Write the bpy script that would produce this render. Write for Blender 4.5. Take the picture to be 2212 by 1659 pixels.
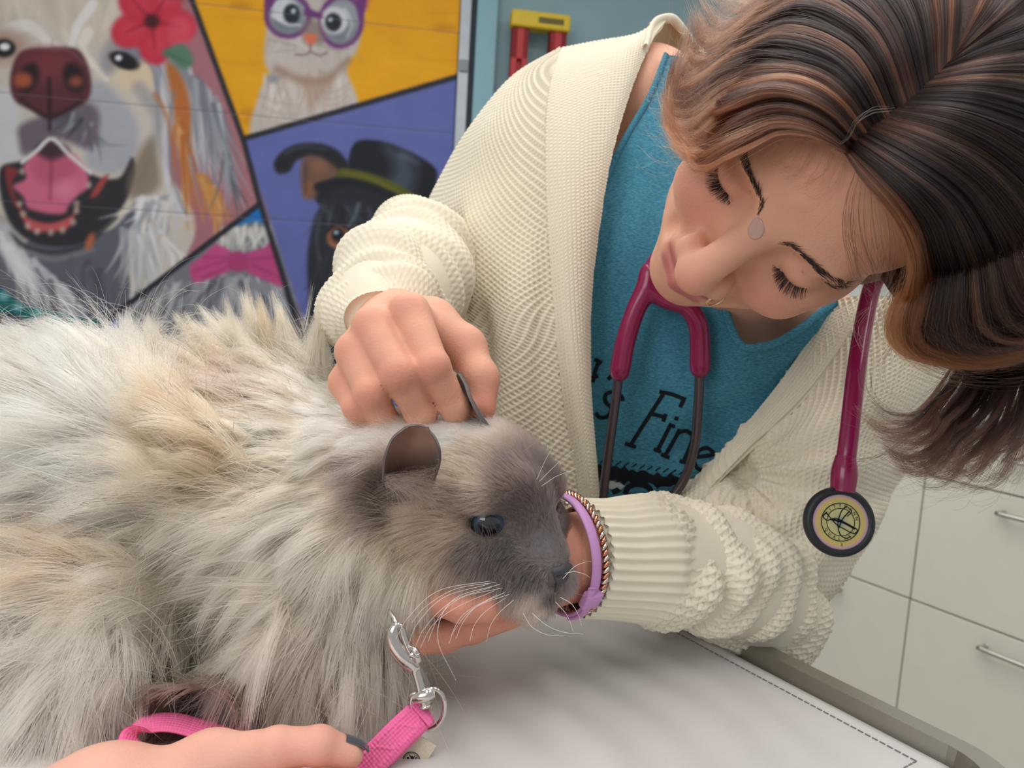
import bpy, math, random
import numpy as np
from math import sin, cos, pi, radians, atan2, sqrt
from mathutils import Matrix, Vector
rng = np.random.default_rng(7)
for o in list(bpy.data.objects): bpy.data.objects.remove(o)
SC = bpy.context.scene; COL = SC.collection

# ------------------------------------------------------------------ camera, world, lights, exposure
CW, CH, FPX = 2212.0, 1659.0, 1700.0
CAM = np.array([0.0, 0.0, 1.2])
_t, _r = radians(7.0), radians(3.4)
VF = np.array([0, cos(_t), -sin(_t)]); _U0 = np.array([0, sin(_t), cos(_t)]); _R0 = np.array([1.0, 0, 0])
VR = cos(_r)*_R0 + sin(_r)*_U0; VU = -sin(_r)*_R0 + cos(_r)*_U0
cd = bpy.data.cameras.new('camera'); cam = bpy.data.objects.new('camera', cd); COL.objects.link(cam)
cd.sensor_width = 36.0; cd.lens = 36.0*FPX/CW; cd.clip_start = 0.02
cam.matrix_world = Matrix(((VR[0], VU[0], -VF[0], CAM[0]), (VR[1], VU[1], -VF[1], CAM[1]), (VR[2], VU[2], -VF[2], CAM[2]), (0, 0, 0, 1)))
cd.dof.use_dof = True; cd.dof.focus_distance = 0.455; cd.dof.aperture_fstop = 12.5
SC.camera = cam
SC.cycles.max_bounces = 8; SC.cycles.transmission_bounces = 8; SC.cycles.diffuse_bounces = 3; SC.cycles.glossy_bounces = 3; SC.cycles.caustics_reflective = False; SC.cycles.caustics_refractive = False
SC.view_settings.view_transform = 'Standard'; SC.view_settings.look = 'None'
SC.view_settings.gamma = 1.0; SC.view_settings.use_curve_mapping = False
SC.view_settings.exposure = 0.32
wd = bpy.data.worlds.new('world'); SC.world = wd; wd.use_nodes = True
wd.node_tree.nodes['Background'].inputs[0].default_value = (0.98, 0.985, 1.0, 1)
wd.node_tree.nodes['Background'].inputs[1].default_value = 0.385
def area(name, loc, sx, sy, power, target=None, col=(1.0, 0.97, 0.93)):
    l = bpy.data.lights.new(name, 'AREA'); l.shape = 'RECTANGLE'; l.size = sx; l.size_y = sy; l.energy = power; l.color = col
    o = bpy.data.objects.new(name, l); COL.objects.link(o); o.location = loc
    if target is not None:
        o.rotation_euler = (Vector(target)-Vector(loc)).to_track_quat('-Z', 'Y').to_euler()
    return o
# three rows of ceiling tubes over the table, plus an added fill lamp for the unseen room behind the photographer
area('ceiling_tube_light', (-0.7, 0.15, 2.72), 0.3, 2.4, 11.5)
area('ceiling_tube_light.001', (0.25, 0.45, 2.72), 0.3, 2.4, 11.5)
area('ceiling_tube_light.002', (1.2, 0.75, 2.72), 0.3, 2.4, 10)
area('ceiling_tube_light.003', (-0.3, 2.0, 2.72), 2.2, 0.3, 10)
area('room_fill_light', (-1.6, -1.6, 2.0), 1.6, 1.2, 16, (0.1, 0.6, 1.1), (0.96, 0.98, 1.0))

# ------------------------------------------------------------------ helpers
def lin(c):
    c = np.asarray(c, float)/255.0
    return np.where(c <= 0.04045, c/12.92, ((c+0.055)/1.055)**2.4)
def l4(r, g, b): return tuple(lin((r, g, b)))+(1.0,)
def ray(x, y): return VF + (x-CW/2)/FPX*VR - (y-CH/2)/FPX*VU
def P(x, y, d):
    x = np.asarray(x, float); y = np.asarray(y, float); d = np.asarray(d, float)
    return CAM + (VF + ((x-CW/2)/FPX)[..., None]*VR - ((y-CH/2)/FPX)[..., None]*VU)*d[..., None]
def proj(p):
    q = np.asarray(p)-CAM; d = q@VF
    return CW/2+FPX*(q@VR)/d, CH/2-FPX*(q@VU)/d, d
def V(x, y, z): return x*VR + y*VU - z*VF           # direction: right, up, towards the viewer
def onz(x, y, z):
    r = ray(x, y); return CAM + r*((z-CAM[2])/r[2])
def nrm(v):
    v = np.asarray(v, float); return v/np.maximum(np.linalg.norm(v, axis=-1, keepdims=True), 1e-12)
def tag(o, label=None, cat=None, group=None, kind=None):
    for k, v in (('label', label), ('category', cat), ('group', group), ('kind', kind)):
        if v: o[k] = v
    return o
def empty(name, loc=(0, 0, 0)):
    o = bpy.data.objects.new(name, None); COL.objects.link(o); o.location = loc; o.empty_display_size = 0.05; return o
def setparent(o, p):
    if p is not None:
        o.parent = p; o.matrix_parent_inverse = Matrix.Translation(-Vector(p.location)) if p.type == 'EMPTY' else Matrix()
def mk(name, v, f, mat, parent=None, smooth=True, cols=None, uv=None, flip=False):
    """one mesh object from world-space vertices; f is an int array (n,3|4) or a list of tuples"""
    v = np.asarray(v, np.float32)
    me = bpy.data.meshes.new(name)
    if isinstance(f, np.ndarray):
        if flip: f = f[:, ::-1]
        n, k = f.shape
        me.vertices.add(len(v)); me.vertices.foreach_set('co', v.ravel())
        me.loops.add(n*k); me.loops.foreach_set('vertex_index', np.ascontiguousarray(f, np.int32).ravel())
        me.polygons.add(n); me.polygons.foreach_set('loop_start', np.arange(0, n*k, k, dtype=np.int32))
        me.polygons.foreach_set('loop_total', np.full(n, k, np.int32))
        me.update(calc_edges=True); me.validate()
    else:
        if flip: f = [tuple(reversed(q)) for q in f]
        me.from_pydata([tuple(map(float, q)) for q in v], [], [tuple(map(int, q)) for q in f]); me.update()
    if cols is not None:
        c = np.ones((len(v), 4), np.float32); c[:, :3] = cols
        a = me.color_attributes.new('Col', 'FLOAT_COLOR', 'POINT'); a.data.foreach_set('color', c.ravel())
    if uv is not None:
        idx = np.empty(len(me.loops), np.int32); me.loops.foreach_get('vertex_index', idx)
        ul = me.uv_layers.new(name='UVMap'); ul.data.foreach_set('uv', np.asarray(uv, np.float32)[idx].ravel())
    if smooth: me.polygons.foreach_set('use_smooth', np.ones(len(me.polygons), bool))
    if mat: me.materials.append(mat)
    o = bpy.data.objects.new(name, me); COL.objects.link(o)
    setparent(o, parent)
    return o
def mat(name, col=(0.8, 0.8, 0.8), rough=0.6, metal=0.0, spec=0.5, vcol=False, bump=0.0, bscale=200.0, sss=0.0, noise=0.0, nscale=40.0, coat=0.0, sheen=0.0, bstretch=None, sssr=(1.0, 0.35, 0.2), sssscale=0.004, trans=0.0, ior=1.45):
    m = bpy.data.materials.new(name); m.use_nodes = True; nt = m.node_tree; b = nt.nodes['Principled BSDF']
    b.inputs['Base Color'].default_value = tuple(col[:3])+(1.0,)
    b.inputs['Roughness'].default_value = rough; b.inputs['Metallic'].default_value = metal
    b.inputs['Specular IOR Level'].default_value = spec; b.inputs['Coat Weight'].default_value = coat
    b.inputs['Sheen Weight'].default_value = sheen; b.inputs['Transmission Weight'].default_value = trans; b.inputs['IOR'].default_value = ior
    if sss > 0:
        b.inputs['Subsurface Weight'].default_value = sss; b.inputs['Subsurface Radius'].default_value = sssr
        b.inputs['Subsurface Scale'].default_value = sssscale
    src = None
    if vcol:
        a = nt.nodes.new('ShaderNodeAttribute'); a.attribute_name = 'Col'; src = a.outputs['Color']
    if noise > 0:
        tc = nt.nodes.new('ShaderNodeTexCoord'); n = nt.nodes.new('ShaderNodeTexNoise'); n.inputs['Scale'].default_value = nscale; n.inputs['Detail'].default_value = 5
        if bstretch:
            mp = nt.nodes.new('ShaderNodeMapping'); mp.inputs['Scale'].default_value = bstretch; nt.links.new(tc.outputs['Object'], mp.inputs[0]); nt.links.new(mp.outputs[0], n.inputs['Vector'])
        else: nt.links.new(tc.outputs['Object'], n.inputs['Vector'])
        mr = nt.nodes.new('ShaderNodeMapRange'); mr.inputs[1].default_value = 0.3; mr.inputs[2].default_value = 0.7; mr.inputs[3].default_value = 1-noise; mr.inputs[4].default_value = 1+noise
        nt.links.new(n.outputs['Fac'], mr.inputs[0])
        mx = nt.nodes.new('ShaderNodeMix'); mx.data_type = 'RGBA'; mx.blend_type = 'MULTIPLY'; mx.inputs[0].default_value = 1.0
        if src: nt.links.new(src, mx.inputs[6])
        else: mx.inputs[6].default_value = tuple(col[:3])+(1.0,)
        nt.links.new(mr.outputs[0], mx.inputs[7]); src = mx.outputs[2]
    if src: nt.links.new(src, b.inputs['Base Color'])
    if bump > 0:
        tc = nt.nodes.new('ShaderNodeTexCoord'); n = nt.nodes.new('ShaderNodeTexNoise'); n.inputs['Scale'].default_value = bscale; n.inputs['Detail'].default_value = 4
        nt.links.new(tc.outputs['Object'], n.inputs['Vector'])
        bp = nt.nodes.new('ShaderNodeBump'); bp.inputs['Strength'].default_value = bump; bp.inputs['Distance'].default_value = 0.001
        nt.links.new(n.outputs['Fac'], bp.inputs['Height']); nt.links.new(bp.outputs[0], b.inputs['Normal'])
    return m
def frame_box(o, ax, ay, az, x0, x1, y0, y1, z0, z1, bev=0.0):
    """box in a local frame (origin o, axes ax ay az), optional chamfer; returns verts, faces"""
    import bmesh
    bm = bmesh.new(); vs = [bm.verts.new((x, y, z)) for x in (x0, x1) for y in (y0, y1) for z in (z0, z1)]
    for q in ((0, 1, 3, 2), (4, 6, 7, 5), (0, 4, 5, 1), (2, 3, 7, 6), (0, 2, 6, 4), (1, 5, 7, 3)): bm.faces.new([vs[i] for i in q])
    bmesh.ops.recalc_face_normals(bm, faces=bm.faces)
    if bev > 0: bmesh.ops.bevel(bm, geom=list(bm.edges), offset=bev, segments=2, profile=0.5, affect='EDGES')
    bm.verts.index_update()
    v = [np.asarray(o)+p.co.x*np.asarray(ax)+p.co.y*np.asarray(ay)+p.co.z*np.asarray(az) for p in bm.verts]
    f = [tuple(q.index for q in fc.verts) for fc in bm.faces]; bm.free()
    if np.dot(np.cross(ax, ay), az) < 0: f = [tuple(reversed(q)) for q in f]
    return v, f
def join(*parts):
    V_, F_, n = [], [], 0
    for v, f in parts:
        V_ += [np.asarray(p) for p in v]; F_ += [tuple(i+n for i in q) for q in f]; n += len(v)
    return np.array(V_), F_
def cr(pts, n):
    """Catmull-Rom through pts (m,k) -> n samples uniform in index"""
    p = np.asarray(pts, float); m = len(p)
    t = np.linspace(0, m-1, n); i = np.clip(t.astype(int), 0, m-2); u = (t-i)[:, None]
    e = np.vstack([2*p[0]-p[1], p, 2*p[-1]-p[-2]])
    a, b, c, d = e[i], e[i+1], e[i+2], e[i+3]
    return 0.5*((2*b)+(c-a)*u+(2*a-5*b+4*c-d)*u**2+(3*b-a-3*c+d)*u**3)
def crl(pts, n):
    """Catmull-Rom resampled to equal arc length (first three columns)"""
    q = cr(pts, max(8*len(pts), n*4)); s = np.r_[0, np.cumsum(np.linalg.norm(np.diff(q[:, :3], axis=0), axis=1))]
    t = np.linspace(0, s[-1], n); return np.stack([np.interp(t, s, q[:, k]) for k in range(q.shape[1])], 1)
def gridf(nu, nv, cu=False, cv=False):
    iu = np.arange(nu if cu else nu-1); iv = np.arange(nv if cv else nv-1)
    I, J = np.meshgrid(iu, iv, indexing='ij'); I2 = (I+1) % nu; J2 = (J+1) % nv
    return np.stack([I*nv+J, I2*nv+J, I2*nv+J2, I*nv+J2], -1).reshape(-1, 4).astype(np.int32)
def frames(c, up0=None):
    """parallel transported frame along curve c"""
    t = nrm(np.gradient(c, axis=0)); n = np.zeros_like(c)
    a = np.array(up0 if up0 is not None else (0.1, 0.2, 1.0), float); a = a - t[0]*(a@t[0]); n[0] = nrm(a)
    for i in range(1, len(c)):
        a = n[i-1]-t[i]*(n[i-1]@t[i]); n[i] = nrm(a)
    return t, n, np.cross(t, n)
def tube(pts, r, n=60, k=16, flat=1.0, up0=None, caps=True, twist=0.0):
    """swept tube; pts (m,3), r scalar or (m,) radii; flat scales the second axis"""
    pts = np.asarray(pts, float); r = np.broadcast_to(np.asarray(r, float), (len(pts),))
    q = crl(np.c_[pts, r], n); c, rr = q[:, :3], np.maximum(q[:, 3], 1e-5)
    t, a, b = frames(c, up0); ang = np.linspace(0, 2*pi, k, endpoint=False)
    ph = ang[None, :]+np.linspace(0, twist, n)[:, None]
    v = c[:, None]+rr[:, None, None]*(np.cos(ph)[..., None]*a[:, None]+flat*np.sin(ph)[..., None]*b[:, None])
    v = v.reshape(-1, 3); f = gridf(n, k, cv=True)
    f = [tuple(q) for q in f]
    if caps:
        f += [tuple(range(k))[::-1], tuple((n-1)*k+i for i in range(k))]
    return v, [tuple(reversed(q)) for q in f]
def vnoise(p, s, seed=0):
    """cheap smooth 3D noise in about -1..1"""
    r = np.random.default_rng(seed); p = np.asarray(p)*s; out = np.zeros(p.shape[:-1])
    for _ in range(7):
        k = r.normal(size=3)*1.3; out += np.sin(p@k+r.uniform(0, 6.28))
    return out/3.2
def sst(a, b, x):
    t = np.clip((x-a)/(b-a), 0, 1); return t*t*(3-2*t)

# ------------------------------------------------------------------ sdf kit: dense grid, primitives evaluated in their own boxes
class Field:
    def __init__(s, lo, hi, h):
        s.lo = np.asarray(lo, float); s.h = h; s.n = np.ceil((np.asarray(hi)-s.lo)/h).astype(int)+1
        s.g = np.full(s.n, 0.05, np.float32)
    def _box(s, lo, hi, m):
        a = np.clip(np.floor((lo-m-s.lo)/s.h).astype(int), 0, s.n); b = np.clip(np.ceil((hi+m-s.lo)/s.h).astype(int)+1, 0, s.n)
        if np.any(b <= a): return None
        ax = [(s.lo[i]+np.arange(a[i], b[i])*s.h).astype(np.float32) for i in range(3)]
        return tuple(slice(a[i], b[i]) for i in range(3)), ax
    def _mix(s, sl, d, k, sub):
        g = s.g[sl]
        if sub:
            d = -d; hh = np.maximum(k-np.abs(g-d), 0)/k; s.g[sl] = np.maximum(g, d)+hh*hh*k*0.25
        else:
            hh = np.maximum(k-np.abs(g-d), 0)/k; s.g[sl] = np.minimum(g, d)-hh*hh*k*0.25
    def ell(s, c, r, k=0.01, M=None, sub=False):
        """ellipsoid at c, radii r, axes = rows of M (world directions)"""
        c = np.asarray(c, float); r = np.asarray(r, float); M = np.eye(3) if M is None else np.asarray(M)
        e = np.sqrt(((M*r[:, None])**2).sum(0)); q = s._box(c-e, c+e, k+2*s.h)
        if q is None: return
        sl, ax = q; X = (ax[0]-c[0])[:, None, None]; Y = (ax[1]-c[1])[None, :, None]; Z = (ax[2]-c[2])[None, None, :]
        a = [(M[i, 0]*X+M[i, 1]*Y+M[i, 2]*Z)/r[i] for i in range(3)]
        k0 = np.sqrt(a[0]**2+a[1]**2+a[2]**2); k1 = np.sqrt((a[0]/r[0])**2+(a[1]/r[1])**2+(a[2]/r[2])**2)
        s._mix(sl, (k0*(k0-1)/np.maximum(k1, 1e-6)).astype(np.float32), k, sub)
    def cone(s, a, b, ra, rb, k=0.006, sub=False):
        a = np.asarray(a, float); b = np.asarray(b, float); R_ = max(ra, rb)
        q = s._box(np.minimum(a, b)-R_, np.maximum(a, b)+R_, k+2*s.h)
        if q is None: return
        sl, ax = q; ba = b-a; l2 = ba@ba+1e-12
        X = (ax[0]-a[0])[:, None, None]; Y = (ax[1]-a[1])[None, :, None]; Z = (ax[2]-a[2])[None, None, :]
        t = np.clip((X*ba[0]+Y*ba[1]+Z*ba[2])/l2, 0, 1)
        d = np.sqrt((X-t*ba[0])**2+(Y-t*ba[1])**2+(Z-t*ba[2])**2)-(ra+(rb-ra)*t)
        s._mix(sl, d.astype(np.float32), k, sub)
    def chain(s, pts, rs, k=0.006, sub=False):
        for i in range(len(pts)-1): s.cone(pts[i], pts[i+1], rs[i], rs[i+1], k, sub)
    def mesh(s, smooth=1):
        g = s.g; sg = g < 0; c = np.zeros(tuple(np.array(g.shape)-1), np.uint8)
        off = [(i, j, k) for i in (0, 1) for j in (0, 1) for k in (0, 1)]
        nx, ny, nz = c.shape
        for i, j, k in off: c += sg[i:i+nx, j:j+ny, k:k+nz]
        m = (c > 0) & (c < 8); I, J, K = np.nonzero(m); idx = np.full(c.shape, -1, np.int32); idx[m] = np.arange(len(I))
        acc = np.zeros((len(I), 3)); cnt = np.zeros(len(I))
        for p in off:
            for ax in range(3):
                if p[ax]: continue
                q = list(p); q[ax] = 1
                va = g[I+p[0], J+p[1], K+p[2]]; vb = g[I+q[0], J+q[1], K+q[2]]; x = (va < 0) != (vb < 0)
                t = np.where(x, va/np.where(x, va-vb, 1), 0)
                e = np.zeros((len(I), 3)); e[:] = p; e[:, ax] = t; acc += e*x[:, None]; cnt += x
        v = s.lo+(acc/cnt[:, None]+np.stack([I, J, K], 1))*s.h
        F_ = []
        for ax in range(3):
            a = np.moveaxis(sg, ax, 0); d = a[:-1] != a[1:]; ii, jj, kk = np.nonzero(d[:, 1:-1, 1:-1]); jj += 1; kk += 1
            s0 = a[ii, jj, kk]
            im = np.moveaxis(idx, ax, 0)
            q = np.stack([im[ii, jj-1, kk-1], im[ii, jj, kk-1], im[ii, jj, kk], im[ii, jj-1, kk]], 1)
            fl = ~s0 if ax != 1 else s0
            q[fl] = q[fl][:, ::-1]; F_.append(q)
        f = np.concatenate(F_)
        for _ in range(smooth):
            a = np.zeros_like(v); w = np.zeros(len(v))
            for i in range(4):
                j = f[:, (i+1) % 4]; 
                for d_ in range(3):
                    a[:, d_] += np.bincount(f[:, i], v[j, d_], len(v))+np.bincount(j, v[f[:, i], d_], len(v))
                w += np.bincount(f[:, i], minlength=len(v))+np.bincount(j, minlength=len(v))
            v = 0.5*v+0.5*a/np.maximum(w, 1)[:, None]
        return v, f
def keep_largest(v, f):
    lab = np.arange(len(v))
    while True:
        m = lab[f].min(1); new = lab.copy()
        for i in range(f.shape[1]): np.minimum.at(new, f[:, i], m)
        new = new[new]
        if np.array_equal(new, lab): break
        lab = new
    u, n = np.unique(lab, return_counts=True); k = lab == u[n.argmax()]
    idx = np.cumsum(k)-1; return v[k], idx[f[k[f].all(1)]].astype(np.int32)
def vert_normals(v, f):
    n = np.zeros_like(v); fn = np.cross(v[f[:, 2]]-v[f[:, 0]], v[f[:, 3 % f.shape[1]]]-v[f[:, 1]])
    for i in range(f.shape[1]):
        for d in range(3): n[:, d] += np.bincount(f[:, i], fn[:, d], len(v))
    return nrm(n)

# ------------------------------------------------------------------ strands
def strands(name, pts, rad, cols, material, parent=None):
    """pts (n,k,3) world, rad (k,) or (n,k), cols (n,3) or (n,k,3)"""
    n, k, _ = pts.shape
    hc = bpy.data.hair_curves.new(name); hc.add_curves([k]*n)
    hc.attributes['position'].data.foreach_set('vector', np.ascontiguousarray(pts, np.float32).ravel())
    r = np.broadcast_to(np.asarray(rad, np.float32), (n, k)) if np.ndim(rad) < 2 else np.asarray(rad, np.float32)
    if 'radius' not in hc.attributes: hc.attributes.new('radius', 'FLOAT', 'POINT')
    hc.attributes['radius'].data.foreach_set('value', np.ascontiguousarray(r).ravel())
    if cols.ndim == 2: cols = np.broadcast_to(cols[:, None], (n, k, 3))
    c = np.ones((n, k, 4), np.float32); c[..., :3] = cols
    a = hc.attributes.new('Col', 'FLOAT_COLOR', 'POINT'); a.data.foreach_set('color', c.ravel())
    hc.materials.append(material)
    o = bpy.data.objects.new(name, hc); COL.objects.link(o); setparent(o, parent)
    return o
SC.cycles_curves.shape = 'RIBBONS' if hasattr(SC, 'cycles_curves') else None
# ------------------------------------------------------------------ setting
FLOOR_Z = 0.0
m_floor = mat('floor_vinyl', lin((150, 148, 142)), 0.5, noise=0.08, nscale=30)
v, f = frame_box((0, 0, 0), (1, 0, 0), (0, 1, 0), (0, 0, 1), -4, 5, -3, 5, -0.1, 0.0); tag(mk('floor', v, f, m_floor, smooth=False), kind='structure')
CD = nrm(np.array([-0.545, 0.838, 0.0])); CN = np.array([-CD[1], CD[0], 0.0])*1.0        # along the cabinets, and out of their fronts
CN = np.array([-0.838, -0.545, 0.0])/sqrt(0.838**2+0.545**2)
CP = np.array([1.0843, 2.0050, 0.0]); ZZ = np.array([0, 0, 1.0])
MD = np.array([cos(radians(10)), sin(radians(10)), 0.0]); MN = np.array([MD[1], -MD[0], 0.0])   # along the mural, out of it
M0 = P(500, 240, 3.0); M0[2] = 0.0

# ---- mural painting: brush work laid down in numpy, stored as paint colour on the door panels
MX0, MY0, MS = -420, -330, 3.0
MW, MH = 480, 440
cv = np.zeros((MH, MW, 3)); _yy, _xx = np.mgrid[0:MH, 0:MW]; _px = MX0+_xx*MS; _py = MY0+_yy*MS
def _blend(sl, a, c): cv[sl] = cv[sl]*(1-a[..., None])+np.asarray(c, float)*a[..., None]
def _bb(p, m):
    x0, y0 = np.min(p, 0)-m; x1, y1 = np.max(p, 0)+m
    i0, i1 = int(max(0, (y0-MY0)/MS)), int(min(MH, (y1-MY0)/MS+2)); j0, j1 = int(max(0, (x0-MX0)/MS)), int(min(MW, (x1-MX0)/MS+2))
    return (slice(i0, max(i0, i1)), slice(j0, max(j0, j1)))
def _segd(X, Y, p, closed=False):
    d = np.full(X.shape, 1e9); T = np.zeros(X.shape); n = len(p); L = n if closed else n-1
    for i in range(L):
        a, b = p[i], p[(i+1) % n]; e = b-a; t = np.clip(((X-a[0])*e[0]+(Y-a[1])*e[1])/(e@e+1e-9), 0, 1)
        q = np.hypot(X-a[0]-t*e[0], Y-a[1]-t*e[1]); m = q < d; d = np.where(m, q, d); T = np.where(m, (i+t)/L, T)
    return d, T
def pg(p, c, soft=4, al=1.0, smooth=True):
    p = np.asarray(p, float)
    if smooth and len(p) > 3:
        q = np.vstack([p[-2:], p, p[:3]]); q = cr(q, len(q)*6); n = len(q); p = q[int(n*1.6/ (len(p)+4)):int(n*(len(p)+1.8)/(len(p)+4))]
    sl = _bb(p, 12); X, Y = _px[sl], _py[sl]
    if X.size == 0: return
    ins = np.zeros(X.shape, bool); j = len(p)-1
    for i in range(len(p)):
        c_ = ((p[i, 1] > Y) != (p[j, 1] > Y)) & (X < (p[j, 0]-p[i, 0])*(Y-p[i, 1])/(p[j, 1]-p[i, 1]+1e-9)+p[i, 0]); ins ^= c_; j = i
    d, _ = _segd(X, Y, p, True); s = np.where(ins, d, -d)
    _blend(sl, np.clip(0.5+s/(2*soft), 0, 1)*al, c)
def st(p, w0, w1, c, al=1.0, soft=3, n=14):
    p = np.asarray(p, float)
    if len(p) > 2: p = cr(p, n)
    sl = _bb(p, max(w0, w1)+8); X, Y = _px[sl], _py[sl]
    if X.size == 0: return
    d, T = _segd(X, Y, p); w = w0+(w1-w0)*T
    _blend(sl, np.clip(0.5+(w/2-d)/(2*soft), 0, 1)*al, c)
def el(cx, cy, rx, ry, c, rot=0, soft=4, al=1.0):
    a = np.linspace(0, 2*pi, 22, endpoint=False); x, y = rx*np.cos(a), ry*np.sin(a); r = radians(rot)
    pg(np.c_[cx+x*cos(r)-y*sin(r), cy+x*sin(r)+y*cos(r)], c, soft, al, smooth=False)
_mr = np.random.default_rng(3)
def tuft(x0, y0, x1, y1, n, ang, sp, l, w, cs, al=0.7, bend=0.2):
    """n brush hairs rooted along a line, heading ang degrees (0 right, 90 down)"""
    for i in range(n):
        t = _mr.uniform(); x = x0+(x1-x0)*t+_mr.normal()*5; y = y0+(y1-y0)*t+_mr.normal()*5; a = radians(ang+_mr.normal()*sp); b = a+_mr.normal()*bend; L = l*_mr.uniform(0.6, 1.2)
        c = np.array(cs[_mr.integers(len(cs))], float)+_mr.normal()*8
        st([(x, y), (x+cos(a)*L*.5, y+sin(a)*L*.5), (x+cos(a)*L*.5+cos(b)*L*.5, y+sin(a)*L*.5+sin(b)*L*.5)], w, 1.5, c, al, 2.5, 7)
MAUVE, YEL, PUR, BLU, BLK = (160, 106, 115), (224, 158, 8), (92, 102, 165), (18, 108, 186), (34, 36, 44)
cv[:] = MAUVE
pg([(415, 0), (525, 300), (990, 165), (1400, 45), (1400, -700), (160, -700)], YEL, smooth=False)
pg([(562, 440), (280, 655), (-600, 1330), (-600, 1500), (790, 1100)], (88, 92, 100), smooth=False)
for i in range(40): st([(_mr.uniform(400, 980), _mr.uniform(-250, 290)), ], 0, 0, YEL) if False else None
for i in range(26):
    y = _mr.uniform(-250, 240); x = _mr.uniform(440, 960); st([(x, y), (x+60, y+5+_mr.normal()*3), (x+150, y+12)], 5, 2, (200, 132, 6) if i % 2 else (236, 172, 20), 0.35, 4)
for x, y in ((520, 12), (545, 242), (545, 262), (960, 60)): el(x, y, 22, 7, (185, 122, 10), 5, 8, .7)
# -- golden dog with the red flower
WHT, CRM, GRY, DGR, TAN, ORG, LGR = (222, 222, 224), (206, 193, 176), (150, 152, 160), (84, 86, 96), (186, 158, 128), (176, 104, 52), (186, 187, 194)
pg([(-420, -330), (330, -330), (345, 60), (400, 170), (350, 330), (420, 470), (395, 560), (300, 645), (120, 760), (-420, 900)], (196, 188, 178))
pg([(-420, 420), (20, 470), (60, 640), (-60, 700), (-420, 720)], (170, 165, 165))
pg([(60, 520), (230, 500), (300, 430), (330, 470), (280, 560), (275, 660), (180, 740), (90, 640)], (92, 94, 106))
pg([(-80, 560), (60, 560), (160, 680), (150, 760), (-80, 740)], (84, 86, 98), al=.8)
tuft(-40, -40, 230, 20, 50, 80, 14, 110, 34, (CRM, (216, 206, 190), (196, 180, 162)), .3)
st([(200, 10), (165, 60), (150, 110), (120, 95)], 22, 10, (228, 226, 226), .8); st([(10, 70), (60, 55), (100, 90), (80, 130)], 34, 12, (228, 226, 222), .7)
st([(190, 70), (180, 110), (230, 170)], 24, 10, (226, 218, 206), .9); st([(270, -60), (250, 0), (225, 60)], 40, 14, (214, 202, 184), .8)
el(290, 150, 55, 48, (214, 196, 168), 20, 14); el(285, 110, 34, 24, (124, 126, 140), 30, 10); el(240, 122, 22, 40, (140, 140, 150), 15, 10, .8)
el(268, 131, 36, 17, (70, 56, 50), 22, 4); el(267, 131, 28, 17, (18, 22, 28), 25, 3); el(256, 125, 7, 6, (230, 235, 240), 0, 3)
el(0, 100, 60, 40, (176, 150, 138), 0, 14); el(8, 104, 26, 20, (30, 32, 32), 0, 4); el(10, 101, 11, 8, (235, 235, 235), 0, 3)
pg([(205, 175), (260, 210), (298, 270), (292, 335), (255, 372), (215, 372), (185, 345), (180, 250)], (166, 168, 176), 8)
pg([(0, 190), (40, 210), (45, 290), (50, 345), (0, 360), (-70, 350), (-90, 250)], (200, 200, 204), 9)
tuft(150, 250, 205, 290, 16, 62, 10, 60, 10, (DGR, (96, 98, 108)), .5)
pg([(45, 270), (105, 245), (180, 220), (215, 250), (195, 320), (120, 300), (55, 335), (40, 300)], (108, 96, 108), 8)
tuft(150, 240, 200, 275, 14, 115, 20, 60, 9, (DGR, (60, 62, 70), GRY), .8)
pg([(0, 365), (50, 345), (112, 298), (190, 372), (255, 385), (285, 340), (292, 380), (262, 450), (190, 520), (110, 532), (45, 508), (8, 450)], (44, 42, 48), 4)
pg([(12, 360), (40, 370), (25, 400), (45, 450), (30, 440), (15, 400)], (130, 52, 56), 4); pg([(235, 378), (212, 420), (195, 425), (215, 390)], (160, 66, 66), 4)
pg([(40, 440), (60, 470), (110, 482), (160, 462), (168, 440), (150, 490), (108, 500), (62, 495)], (188, 84, 88), 4)
pg([(55, 350), (112, 306), (180, 355), (190, 402), (165, 425), (148, 445), (140, 460), (110, 462), (62, 450), (50, 425), (28, 402), (55, 385)], (205, 104, 134), 5)
pg([(70, 355), (112, 318), (165, 352), (150, 385), (112, 395), (80, 385)], (182, 84, 112), 12, .8); st([(112, 330), (110, 390), (108, 430)], 9, 5, (150, 62, 92), .8, 4)
pg([(75, 325), (112, 304), (150, 325), (112, 345)], (66, 44, 56), 8); el(140, 410, 22, 20, (222, 130, 158), 0, 12, .7)
for x, y in ((42, 440), (50, 462), (60, 488), (80, 500), (110, 502), (135, 497), (158, 480), (165, 455), (165, 440), (192, 400), (48, 370)): el(x, y, 6, 7, (196, 178, 164), 0, 4, .8)
st([(48, 350), (80, 325), (112, 299), (150, 335), (196, 374)], 9, 7, (214, 212, 214), 1, 2); st([(20, 505), (60, 535), (120, 545), (190, 525), (250, 470)], 10, 8, (52, 52, 58), .9, 4)
st([(60, 545), (120, 560), (200, 540)], 12, 6, (138, 138, 146), .7, 5); el(194, 522, 8, 20, (180, 100, 66), 20, 6)
pg([(107, 103), (170, 108), (196, 165), (190, 215), (150, 240), (108, 258), (66, 238), (30, 215), (22, 165), (45, 112)], (88, 44, 52), 4)
el(105, 140, 58, 34, (122, 54, 62), 0, 18, .9); el(62, 168, 20, 34, (36, 24, 30), 20, 7); el(160, 168, 22, 34, (36, 24, 30), -20, 7); el(50, 173, 20, 17, (158, 82, 54), 0, 7); el(164, 176, 15, 12, (136, 72, 58), 0, 7)
st([(106, 170), (107, 220), (107, 280)], 9, 6, (44, 26, 34), 1, 3); st([(45, 215), (75, 238), (107, 252), (140, 240), (175, 218)], 8, 8, (40, 26, 34), .8, 4)
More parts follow.
